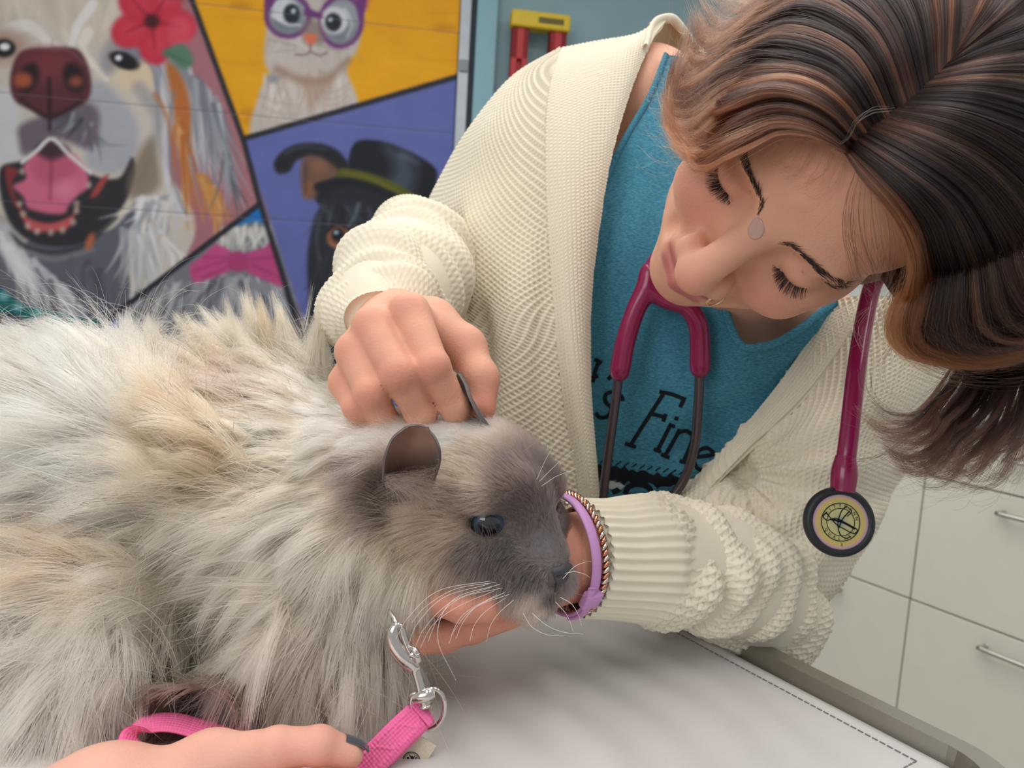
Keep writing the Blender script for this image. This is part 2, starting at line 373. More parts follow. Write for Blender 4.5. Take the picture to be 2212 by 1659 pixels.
st([(110, 107), (150, 110), (185, 140)], 5, 3, (150, 110, 112), .5, 3)
# ear
tuft(330, 120, 400, 160, 60, 72, 6, 260, 18, (LGR, GRY, (204, 204, 208), (120, 124, 138)), .6, .1)
pg([(360, 135), (395, 170), (412, 240), (410, 330), (385, 300), (372, 220)], (176, 104, 50), 6)
tuft(385, 260, 400, 310, 16, 84, 5, 170, 11, ((196, 140, 84), (206, 168, 124), ORG), .8, .08); tuft(420, 170, 470, 230, 44, 80, 6, 200, 12, (GRY, (104, 108, 122), LGR, (126, 128, 138)), .7, .1)
tuft(430, 380, 470, 420, 24, 74, 9, 95, 12, ((196, 134, 72), (206, 158, 98), (176, 120, 70)), .8, .1); tuft(480, 330, 495, 370, 14, 80, 9, 110, 9, (DGR, GRY), .8)
st([(362, 260), (358, 340), (366, 410), (400, 470), (412, 470)], 18, 6, (196, 202, 216), .8); st([(375, 200), (366, 280), (372, 380), (400, 460)], 8, 5, (120, 126, 140), .7)
st([(335, 205), (360, 250), (370, 310)], 14, 6, ORG, .6, 4); st([(300, 190), (340, 250), (330, 320), (300, 400)], 30, 14, (140, 142, 150), .6, 8); pg([(300, 330), (330, 300), (345, 400), (290, 430), (275, 400)], (128, 112, 96), 10, .8)
tuft(300, 430, 370, 440, 44, 104, 13, 120, 14, (WHT, LGR, (210, 206, 200), GRY), .7); tuft(270, 500, 330, 520, 34, 90, 12, 130, 13, (LGR, (206, 204, 204), GRY), .6); tuft(330, 480, 370, 540, 24, 70, 14, 90, 10, (LGR, WHT, (178, 160, 140)), .7)
tuft(0, 520, 90, 600, 40, 52, 9, 150, 16, (WHT, LGR, (206, 206, 210), GRY), .65); tuft(60, 560, 150, 640, 36, 62, 8, 110, 14, ((206, 204, 208), LGR, DGR), .7); tuft(-10, 470, 20, 560, 22, 60, 8, 120, 14, (WHT, LGR), .7); tuft(150, 560, 250, 620, 26, 80, 14, 90, 16, ((76, 78, 90), (98, 100, 112)), .6)
# hibiscus
for a in range(5):
    t = radians(a*72-60); el(330+48*cos(t), 45+48*sin(t), 48, 38, (192, 44, 66), a*72-60, 6); el(336+52*cos(t), 40+52*sin(t), 30, 22, (210, 66, 88), a*72-60, 12, .6)
for a in range(5): t = radians(a*72-60); st([(328, 45), (328+60*cos(t), 45+60*sin(t))], 10, 3, (140, 24, 44), .7, 4)
el(328, 46, 16, 15, (72, 18, 30), 0, 6); el(388, 72, 26, 30, (220, 84, 104), 10, 10, .6)
pg([(350, 112), (395, 96), (418, 130), (400, 150), (370, 130)], (82, 122, 98), 6); st([(360, 115), (410, 138)], 5, 2, (58, 92, 74), .8)
# neckerchief
pg([(-60, 590), (0, 622), (45, 655), (100, 670), (190, 690), (236, 690), (225, 735), (150, 735), (110, 705), (70, 725), (40, 680), (-60, 690)], (12, 104, 106), 4)
st([(-40, 692), (30, 683), (55, 722), (85, 724), (108, 704), (150, 738), (225, 738)], 9, 9, (34, 40, 46), 1, 3); pg([(-60, 700), (35, 690), (60, 735), (90, 735), (110, 715), (150, 750), (240, 750), (240, 900), (-60, 900)], (188, 188, 196), 4)
for x, y in ((8, 640), (82, 675), (157, 697), (118, 690), (40, 662), (205, 712)): el(x, y, 11, 9, (128, 180, 180), 0, 6)
st([(0, 690), (5, 800)], 8, 8, (60, 44, 44), 1, 3)
# -- tabby cat with purple glasses
pg([(575, 60), (570, 130), (580, 160), (560, 200), (552, 305), (762, 245), (750, 150), (775, 100), (790, 0), (780, -120), (700, -170), (600, -150)], (188, 178, 172), 5)
pg([(770, -20), (800, -40), (795, 15), (778, 20)], (190, 100, 96), 6); tuft(590, -60, 760, -60, 40, 95, 10, 70, 9, (GRY, (120, 120, 128), LGR), .6)
tuft(570, 170, 740, 160, 90, 88, 14, 85, 8, ((206, 198, 190), (216, 210, 204), (164, 150, 140), (196, 182, 172)), .5); tuft(580, 90, 770, 80, 60, 90, 18, 50, 6, ((206, 200, 196), (166, 154, 148), (190, 180, 176)), .5)
st([(600, 150), (650, 172), (705, 172), (752, 130)], 18, 14, (140, 112, 96), .7, 8); pg([(650, 170), (715, 165), (705, 200), (672, 235), (655, 200)], (160, 130, 112), 10, .6); el(590, 170, 12, 10, (140, 140, 144), 0, 6)
for k in range(3): st([(560+k*8, 205+k*24), (600, 222+k*22), (640, 228+k*20)], 5, 3, (164, 144, 132), .5, 4)
for k in range(4): st([(755-k*3, 178+k*14), (730, 196+k*15), (700, 200+k*14)], 4, 2, (160, 140, 126), .5, 3)
st([(640, 100), (600, 90), (580, 84)], 4, 2, (150, 140, 140), .7, 2); st([(640, 108), (610, 110), (590, 112)], 3, 2, (150, 140, 140), .7, 2); st([(700, 100), (730, 110), (760, 106)], 4, 2, (150, 140, 140), .7, 2)
for cx, cy, rx, ry in ((622, 34, 52, 50), (737, 46, 50, 60)):
    el(cx, cy, rx, ry, (104, 50, 112), 8, 3); el(cx, cy, rx-11, ry-11, (140, 146, 156), 8, 3); el(cx, cy+18, rx-18, ry-30, (110, 116, 126), 8, 10, .8)
el(617, 22, 30, 26, (196, 200, 206), 20, 4); el(630, 30, 18, 22, (26, 34, 46), 0, 3); st([(590, 34), (620, 52), (650, 54)], 7, 3, (216, 218, 224), .9, 2); el(634, 24, 5, 5, (190, 206, 220), 0, 2)
el(722, 44, 30, 30, (198, 202, 206), 10, 4); el(720, 48, 18, 20, (26, 30, 38), 0, 3); el(714, 42, 5, 5, (180, 190, 200), 0, 2); st([(745, 20), (760, 50), (750, 80)], 8, 4, (192, 196, 202), .8, 3)
st([(664, 26), (690, 34)], 16, 14, (104, 50, 112), 1, 3); pg([(575, -15), (600, -35), (590, 10), (572, 20)], (104, 50, 112), 3); pg([(770, 0), (792, -10), (785, 35), (775, 40)], (104, 50, 112), 3)
pg([(662, 46), (690, 48), (700, 92), (655, 90)], (128, 112, 108), 8, .8); pg([(656, 74), (686, 76), (676, 96), (666, 96)], (206, 112, 80), 3); st([(671, 96), (670, 112)], 4, 3, (120, 96, 90), 1, 2); st([(638, 118), (660, 118), (671, 112), (690, 120), (706, 114)], 4, 4, (124, 102, 96), 1, 2)
# -- grey dog with the pink bow tie
pg([(562, 440), (600, 545), (470, 510)], BLU, smooth=False)
pg([(470, 515), (500, 490), (560, 480), (590, 500), (612, 540), (650, 690), (640, 800), (200, 800), (240, 700), (330, 620)], (112, 115, 122), 6)
tuft(480, 500, 585, 490, 50, 95, 22, 60, 9, ((216, 214, 206), (192, 190, 186), (160, 160, 160)), .7); tuft(300, 640, 480, 600, 90, 112, 16, 120, 12, (GRY, (70, 74, 84), (178, 178, 180), (128, 130, 138)), .6); tuft(470, 600, 620, 620, 90, 80, 18, 130, 12, (GRY, (74, 78, 88), (186, 186, 188), (134, 136, 144)), .6)
pg([(470, 528), (500, 545), (500, 580), (455, 602), (418, 608), (410, 575), (428, 560), (462, 530)], (184, 72, 128), 3); pg([(530, 550), (570, 535), (588, 526), (610, 600), (612, 620), (560, 600), (530, 582)], (180, 68, 124), 3); pg([(495, 548), (532, 548), (534, 582), (497, 582)], (164, 58, 110), 3)
for a in ((420, 585, 490, 562), (440, 600, 495, 575), (540, 560, 600, 556), (545, 572, 606, 600), (440, 555, 490, 556)): st([a[:2], a[2:]], 6, 3, (140, 44, 92), .6, 4)
pg([(236, 760), (240, 700), (262, 688), (290, 720), (300, 780)], (62, 106, 176), 5)
pg([(525, 300), (1400, 45), (1400, 1100), (790, 1100)], PUR, smooth=False)
# -- black dog with the top hat
pg([(668, 400), (690, 372), (745, 345), (752, 420), (700, 450)], (30, 32, 40), 4)
pg([(690, 450), (740, 405), (820, 402), (960, 470), (1040, 560), (1040, 800), (690, 800), (668, 640), (664, 560), (672, 500)], (34, 37, 45), 5)
tuft(700, 440, 900, 470, 60, 75, 25, 80, 9, ((58, 64, 76), (28, 30, 36), (74, 82, 96), (44, 48, 58)), .5); tuft(680, 540, 880, 560, 60, 85, 25, 110, 10, ((50, 56, 68), (26, 28, 34), (64, 58, 54)), .45)
st([(775, 440), (765, 470), (750, 492)], 8, 5, (110, 120, 136), .7, 4); st([(690, 470), (684, 520), (690, 560)], 10, 6, (72, 82, 98), .6, 5); st([(800, 560), (830, 600), (840, 660)], 26, 14, (86, 100, 118), .5, 12); pg([(800, 620), (860, 560), (900, 560), (900, 640), (850, 660)], (70, 84, 104), 16, .6)
pg([(592, 352), (612, 325), (650, 310), (700, 312), (735, 330), (750, 356), (735, 372), (690, 345), (645, 344), (625, 370), (600, 374)], (26, 28, 34), 4); st([(615, 332), (650, 318), (705, 322)], 7, 5, (66, 74, 88), .7, 4)
pg([(655, 342), (690, 338), (735, 372), (712, 390), (692, 400), (680, 428), (660, 425), (650, 390)], (110, 80, 66), 6); el(690, 360, 16, 14, (140, 96, 76), 30, 8, .7); el(664, 410, 9, 20, (134, 88, 56), 10, 6, .8); st([(660, 352), (660, 420)], 6, 4, (60, 46, 42), .6, 4)
el(733, 513, 27, 24, (150, 96, 66), 10, 5); el(732, 510, 19, 19, (112, 66, 46), 0, 3); el(730, 507, 13, 14, (20, 22, 30), 0, 3); el(726, 502, 5, 4, (150, 180, 200), 0, 2); st([(706, 500), (728, 484), (755, 496)], 6, 5, (24, 24, 28), 1, 2); st([(712, 525), (735, 537), (758, 518)], 4, 4, (160, 130, 112), .7, 2); el(860, 510, 16, 18, (24, 26, 32), 0, 4)
pg([(758, 372), (756, 330), (775, 304), (828, 306), (890, 330), (935, 358), (944, 385), (920, 440), (820, 405)], (20, 24, 32), 3)
pg([(830, 315), (880, 335), (900, 380), (880, 420), (840, 400), (850, 360)], (74, 88, 106), 16, .75); st([(870, 335), (905, 352)], 14, 8, (110, 126, 142), .5, 8)
st([(742, 378), (790, 386), (850, 408), (915, 448), (960, 470)], 30, 24, (84, 86, 24), 1, 3); st([(742, 374), (800, 386), (900, 436)], 5, 4, (112, 112, 46), .6, 2)
st([(688, 404), (740, 392), (800, 404), (860, 430), (930, 470)], 20, 16, (24, 26, 34), 1, 3)
# -- dividing lines, then the strip by the door edge
for a in (((160, -700), (415, 0), (525, 300), (562, 440), (640, 690), (790, 1100)), ((525, 300), (990, 165), (1400, 45)), ((562, 440), (280, 655), (-600, 1330))):
    for b in range(len(a)-1): st([a[b], a[b+1]], 12, 12, BLK, 1, 2)
m_mural = mat('mural_paint', rough=0.55, vcol=True, spec=0.3, noise=0.05, nscale=9, bump=0.12, bscale=60)
door = empty('door_1', tuple(M0)); tag(door, kind='structure')
mlin = lin(np.clip(cv, 0, 255))
for zi, (z0, z1) in enumerate(((0.64, 1.020), (1.022, 1.406), (1.408, 1.792), (1.794, 2.178), (2.180, 2.56), (0.1, 0.638))):
    xs = np.linspace(-1.9, 0.85, 470); zs = np.linspace(z0, z1, 66)
    X, Z = np.meshgrid(xs, zs, indexing='ij'); w = M0+X[..., None]*MD+Z[..., None]*ZZ
    gx, gy, _ = proj(w); gx = np.clip((gx-MX0)/MS, 0, MW-1.01); gy = np.clip((gy-MY0)/MS, 0, MH-1.01); i, j = gy.astype(int), gx.astype(int); a, b = (gy-i)[..., None], (gx-j)[..., None]
    c = mlin[i, j]*(1-a)*(1-b)+mlin[i+1, j]*a*(1-b)+mlin[i, j+1]*(1-a)*b+mlin[i+1, j+1]*a*b
    e = np.minimum(Z-z0, z1-Z); w = w-MN*(0.0012*np.exp(-e/0.002))[..., None]+MN*0.0   # edges roll back into the joint
    v = w.reshape(-1, 3); f = gridf(470, 66)
    # a thin back so that each panel is a solid board
    bk = [M0+MD*x+ZZ*z-MN*0.04 for x, z in ((-1.9, z0), (0.85, z0), (0.85, z1), (-1.9, z1))]
    n0 = len(v); v = np.vstack([v, bk]); o = mk('panel', v, f, m_mural, door, cols=np.vstack([c.reshape(-1, 3), np.full((4, 3), .2)]))
    # faces look along MN
m_joint = mat('joint_backing_grey', lin((128, 122, 130)), 0.8)  # even grey-lilac of the board seen through the panel joints
v, f = frame_box(M0, MD, -MN, ZZ, -1.9, 0.85, 0.0022, 0.035, 0.1, 2.56); mk('backing_board', v, f, m_joint, door, smooth=False)
# jamb: pale rubber seal, dark gap, teal trim, teal wall beyond
m_seal = mat('pale_seal', lin((176, 184, 190)), 0.5, noise=0.12, nscale=6)
m_gap = mat('dark_gap', lin((44, 52, 60)), 0.7)
m_teal = mat('teal_wall_paint', lin((132, 160, 168)), 0.6, noise=0.04, nscale=5)
m_teal2 = mat('teal_trim_paint', lin((128, 170, 180)), 0.5)
v, f = join(frame_box(M0, MD, MN, ZZ, 0.853, 0.895, -0.02, 0.02, 0.0, 2.7, 0.006)); tag(mk('trim_1', v, f, m_seal, smooth=False), kind='structure')
v, f = frame_box(M0, MD, MN, ZZ, 0.895, 0.918, -0.05, 0.0, 0.0, 2.7); tag(mk('trim_2', v, f, m_gap, smooth=False), kind='structure')
v, f = frame_box(M0, MD, MN, ZZ, 0.918, 1.0, -0.03, 0.015, 0.0, 2.7, 0.004); tag(mk('trim_3', v, f, m_teal2, smooth=False), kind='structure')
v, f = frame_box(M0, MD, MN, ZZ, 0.9, 3.6, -0.14, -0.03, 0.0, 2.8); tag(mk('wall_back', v, f, m_teal, smooth=False), kind='structure')
v, f = frame_box(M0, MD, MN, ZZ, -2.6, 0.9, -0.14, -0.06, 0.0, 2.8); tag(mk('wall_left', v, f, m_teal, smooth=False), kind='structure')
# a cable clip on the seal
v, f = frame_box(M0, MD, MN, ZZ, 0.856, 0.894, 0.02, 0.03, 2.03, 2.075, 0.004); tag(mk('seal_clip', v, f, mat('grey_clip', lin((128, 138, 144)), .5), smooth=False), 'small grey clip on the pale door seal beside the yellow painting', 'clip')

# ---- step ladder leaning flat on the teal wall
m_red = mat('red_fibreglass', lin((172, 34, 42)), 0.45); m_yel = mat('yellow_plastic', lin((206, 176, 30)), 0.45, noise=.06); m_dark = mat('dark_print', lin((92, 84, 22)), .5); m_alu = mat('aluminium', lin((170, 172, 175)), .35, .9)
def onwall(x, y, off):
    r = ray(x, y); o = M0+MN*off; t = ((o-CAM)@MN)/(r@MN); p = CAM+r*t; return (p-M0)@MD, p[2]
xa, zt = onwall(1108, 22, 0.06); xb, _ = onwall(1228, 40, 0.06); zc = onwall(1110, 52, .06)[1]
lad = empty('step_ladder', tuple(M0+MD*(xa+xb)/2+MN*.06)); tag(lad, 'red and yellow step ladder leaning on the teal wall behind her shoulder', 'ladder')
def chan(x0, x1, z0, z1):
    """C-section rail with an oval slot opening: web plus two flanges"""
    w = x1-x0
    return join(frame_box(M0, MD, MN, ZZ, x0, x0+w*.36, .025, .07, z0, z1, .003), frame_box(M0, MD, MN, ZZ, x1-w*.36, x1, .025, .07, z0, z1, .003), frame_box(M0, MD, MN, ZZ, x0, x1, .025, .05, z0+.0, z1, .003), frame_box(M0, MD, MN, ZZ, x0, x1, .025, .07, zc-.13, zc+.01, .003))
lw = (xb-xa)*.30
v, f = chan(xa+.002, xa+lw, 0.0, zc+.005); mk('rail', v, f, m_red, lad, smooth=False)
v, f = chan(xb-lw-.004, xb-.004, 0.0, zc+.005); mk('rail', v, f, m_red, lad, smooth=False)
v, f = frame_box(M0, MD, MN, ZZ, xa-.006, xb+.006, .015, .085, zc-.012, zt, .008); cap = mk('top_cap', v, f, m_yel, lad, smooth=False)
v, f = frame_box(M0, MD, MN, ZZ, xa+(xb-xa)*.45, xa+(xb-xa)*.9, .0845, .0865, zc+.008, zc+.03, .0005); mk('warning_sticker', v, f, m_dark, cap, smooth=False)
for k in range(6):
    v, f = frame_box(M0, MD, MN, ZZ, xa+.01, xb-.01, .02, .1, .28*k+.25, .28*k+.275, .003); mk('step', v, f, m_alu, lad, smooth=False)

# ---- drawer cabinets
m_cab = mat('cabinet_laminate', lin((230, 229, 213)), 0.42, noise=.015, nscale=20); m_carc = mat('cabinet_carcass', lin((150, 151, 147)), .6); m_steel = mat('brushed_handle', lin((190, 188, 182)), .28, 1.0); m_kick = mat('toe_kick', lin((126, 128, 126)), .6)
GAP = .0045
wn = ('third drawer cabinet, hidden behind the cardigan sleeve', 'white drawer cabinet beside the cardigan sleeve', 'white drawer cabinet under the dark hair ends')
for ci, (s0, lab) in enumerate(((0.6, 'white drawer cabinet standing deepest in the row, behind the sleeve'), (0.0, 'white drawer cabinet with a handle beside the cardigan sleeve'), (-0.6, 'white drawer cabinet below the dark hair ends, nearest the camera'))):
    c = empty('drawer_cabinet', tuple(CP+CD*(s0+.3))); tag(c, lab, 'cabinet', 'drawer cabinets along the wall')
    v, f = frame_box(CP, CD, CN, ZZ, s0+.001, s0+.599, -.5, -.022, .1, .915, .001); mk('carcass', v, f, m_carc, c, smooth=False)
    v, f = frame_box(CP, CD, CN, ZZ, s0+.001, s0+.599, -.48, -.06, 0, .1); mk('toe_kick', v, f, m_kick, c, smooth=False)
    for z0, z1 in ((.095, .445), (.445, .781), (.781, .91)):
        v, f = frame_box(CP, CD, CN, ZZ, s0+GAP/2, s0+.6-GAP/2, -.02, 0, z0+GAP/2, z1-GAP/2, .0015); d = mk('drawer', v, f, m_cab, c, smooth=False)
        zh = z1-.045; a = CP+CD*(s0+.2)+ZZ*zh; b = CP+CD*(s0+.4)+ZZ*zh
        v, f = tube([a, a+CN*.022, a+CN*.03+CD*.008, b+CN*.03-CD*.008, b+CN*.022, b], .0055, 40, 10); mk('handle', v, f, m_steel, d)
m_top = mat('worktop', lin((196, 196, 190)), .4)
v, f = frame_box(CP, CD, CN, ZZ, -1.2, 1.3, -.52, .02, .916, .95, .003); tag(mk('worktop', v, f, m_top, smooth=False), 'pale worktop running over the white drawer cabinets', 'worktop')
v, f = frame_box(CP, CD, CN, ZZ, -2.2, 1.6, -.64, -.53, 0, 2.8); tag(mk('wall_right', v, f, mat('right_wall_paint', lin((196, 200, 196)), .6), smooth=False), kind='structure')

# ---- examination table with a white quilted pad
TZ = 0.95
TD = nrm(onz(1480, 1360, TZ)-onz(2050, 1659, TZ)); TD[2] = 0; TN = np.array([-TD[1], TD[0], 0.0])   # along the edge (away), and inwards
T0 = onz(2050, 1659, TZ)
if TN @ (onz(1000, 1600, TZ)-T0) < 0: TN = -TN
m_tab = mat('stainless_steel', lin((172, 166, 156)), .32, .85, noise=.05, nscale=12); m_pad = mat('white_vinyl_pad', lin((206, 202, 199)), .38, bump=.12, bscale=900, noise=.012, nscale=30, spec=.45); m_thread = mat('grey_thread', lin((120, 118, 116)), .8)
tb = empty('examination_table', tuple(T0+TD*.4+TN*.3-np.array([0, 0, TZ]))); tag(tb, 'stainless steel examination table with a raised rounded rim under the white pad', 'table')
def rrect(u0, u1, w0, w1, r, n=10):
    q = []
    for cx, cy, a0 in ((u1-r, w1-r, 0), (u0+r, w1-r, 90), (u0+r, w0+r, 180), (u1-r, w0+r, 270)):
        for k in range(n+1): a = radians(a0+90*k/n); q.append((cx+r*cos(a), cy+r*sin(a)))
    return np.array(q)
def prism(o, ax, ay, az, loops):
    """stack of closed loops [(pts2d, height)] -> closed solid"""
    V_, F_ = [], []; n = len(loops[0][0])
    for p, h in loops: V_ += [np.asarray(o)+x*ax+y*ay+h*az for x, y in p]
    for l in range(len(loops)-1): F_ += [(l*n+i, l*n+(i+1) % n, (l+1)*n+(i+1) % n, (l+1)*n+i) for i in range(n)]
    F_ += [tuple(range(n))[::-1], tuple((len(loops)-1)*n+i for i in range(n))]
    if np.dot(np.cross(ax, ay), az) < 0: F_ = [tuple(reversed(q)) for q in F_]
    return np.array(V_), F_
A = rrect(-.045, 1.0, -.034, .62, .05); B = rrect(-.04, .995, -.029, .615, .046); Cc = rrect(-.026, .98, -.016, .6, .035); D = rrect(-.022, .976, -.012, .596, .03)
v, f = prism(T0, TD, TN, ZZ, [(A, -.05), (A, .000), (B, .004), (Cc, .004), (D, -.006)]); mk('table_top', v, f, m_tab, tb, smooth=False)
for a, b in ((.08, .08), (.86, .08), (.08, .5), (.86, .5)):
    v, f = frame_box(T0, TD, TN, ZZ, a-.02, a+.02, b-.02, b+.02, -TZ, -.05, .004); mk('leg', v, f, m_tab, tb, smooth=False)
nu, nv = 200, 130; u = np.linspace(0, .9, nu); w = np.linspace(0, .57, nv); U_, W_ = np.meshgrid(u, w, indexing='ij')
def padz(U_, W_):
    e = np.minimum(np.minimum(U_, .9-U_), np.minimum(W_, .57-W_)); z = .0012*(1-np.exp(-e/.01))
    z = z+.0011*np.sin((W_*1.0+U_*.25)*60+3*np.sin(U_*9)+np.sin(W_*23))*sst(.02, .08, e)+.0007*np.sin(W_*160+U_*30+4*np.sin(U_*17))*sst(.02, .06, e)
    return z-.0012*np.exp(-((e-.012)/.0018)**2)
Z_ = padz(U_, W_); top = T0+U_[..., None]*TD+W_[..., None]*TN+(Z_+.0005)[..., None]*ZZ
bot = T0+U_[..., None]*TD+W_[..., None]*TN-.0050*ZZ
v = np.vstack([top.reshape(-1, 3), bot.reshape(-1, 3)]); f = gridf(nu, nv); nn = nu*nv
per = [i*nv for i in range(nu)]+[(nu-1)*nv+j for j in range(1, nv)]+[i*nv+nv-1 for i in range(nu-2, -1, -1)]+[j for j in range(nv-2, 0, -1)]
sd = np.array([(per[i], per[(i+1) % len(per)], per[(i+1) % len(per)]+nn, per[i]+nn) for i in range(len(per))])
ff = np.vstack([f[:, ::-1], f+nn, sd]); pad = mk('table_pad', v, ff, m_pad, None); tag(pad, 'white vinyl table pad with stitched hem lying on the steel examination table', 'pad')
sv = []
L = [(.012+.0, .012, x) for x in ()]
for k in range(190):
    a = .012+k*.0046
    if a < .89: sv.append(frame_box(T0+TD*a+TN*.012+ZZ*(.0006), TD, TN, ZZ, 0, .0034, -.0004, .0004, -.0005, .0007))
for k in range(118):
    a = .012+k*.0046; sv.append(frame_box(T0+TN*a+TD*.012+ZZ*(.0006), TN, TD, ZZ, 0, .0034, -.0004, .0004, -.0005, .0007))
v, f = join(*sv); tag(mk('hem_stitching', v, f, m_thread, pad, smooth=False), kind='stuff')
# ------------------------------------------------------------------ the cat
CF = nrm(V(0.65, -0.16, 0.74)); CU = V(0.05, 0.98, 0.17); CU = nrm(CU-CF*(CU@CF)); CA = np.cross(CU, CF)     # forward, up, towards the far eye
if CA@VR < 0: CA = -CA
CE = P(1126, 1116, 0.457)                                                                                # midway between the eyes
CM = np.array([CA, CF, CU]); BM = np.array([VR, VU, VF])
def hd(a, f_, u): return CE+a*CA+f_*CF+u*CU
cat = empty('long_haired_cat', tuple(onz(420, 1560, TZ+.006))); tag(cat, 'fluffy cream cat with grey face and ears crouching on the table pad', 'cat')
FD = Field((-.50, .385, .950), (.10, .74, 1.235), .0018)
def be(x, y, d, rx, ry, rf, k=.04): FD.ell(P(x, y, d), (rx, ry, rf), k, BM)
be(-120, 1060, .575, .11, .085, .075); be(120, 1040, .565, .115, .082, .075); be(380, 1050, .555, .10, .078, .072); be(580, 1060, .545, .08, .072, .068)
be(100, 1340, .468, .072, .043, .040, .03); be(690, 1290, .482, .052, .054, .042, .03); be(700, 1180, .50, .052, .05, .046, .03); be(790, 1080, .515, .052, .05, .046, .03); be(560, 900, .60, .06, .035, .04, .03); be(820, 1180, .485, .04, .05, .036, .03)
be(1010, 1212, .462, .040, .022, .026, .02); be(860, 985, .477, .045, .018, .028, .02); be(420, 1330, .52, .06, .035, .04, .03)
FD.chain([P(600, 1380, .525), P(520, 1480, .495), onz(450, 1535, TZ+.018), onz(380, 1550, TZ+.0165)], [.024, .017, .015, .014], .01)
be(100, 1480, .440, .062, .028, .028, .03); be(700, 1440, .462, .044, .034, .028, .03)
def he(c, r, k=.012, sub=False): FD.ell(hd(*c), r, k, CM, sub)
FD.cone(P(790, 1080, .515), hd(0, -.045, 0), .05, .038, .02)
he((0, -.037, .006), (.042, .046, .037), .02)
for s in (-1, 1):
    he((s*.029, -.024, -.018), (.020, .026, .023)); he((s*.017, -.004, .012), (.016, .012, .010)); he((s*.021, -.004, -.013), (.014, .013, .010))
he((0, .008, -.024), (.021, .024, .017)); FD.cone(hd(0, .002, .012), hd(0, .029, -.018), .0125, .0078, .010)
for s in (-1, 1): he((s*.0105, .0165, -.032), (.0118, .0122, .0115), .005)
he((0, .013, -.044), (.0125, .0135, .009), .006); he((0, -.012, -.036), (.020, .028, .015))
FD.cone(hd(-.012, .027, -.0425), hd(.012, .027, -.0425), .002, .002, .004, True)
EYE = [hd(s*.0190, -.0066, 0) for s in (-1, 1)]
for s, e in zip((-1, 1), EYE):
    o = nrm(s*.75*CA+.66*CF); ea = np.cross(CU, o)
    FD.ell(e+o*.0095+CU*.0012, (.0108, .0084, .0084), .0025, np.array([ea, CU, o]), True)
cvx, cfx = keep_largest(*FD.mesh(2)); cnx = vert_normals(cvx, cfx)
if np.mean(np.sum(cnx*(cvx-cvx.mean(0)), 1)) < 0: cfx = cfx[:, ::-1]; cnx = -cnx
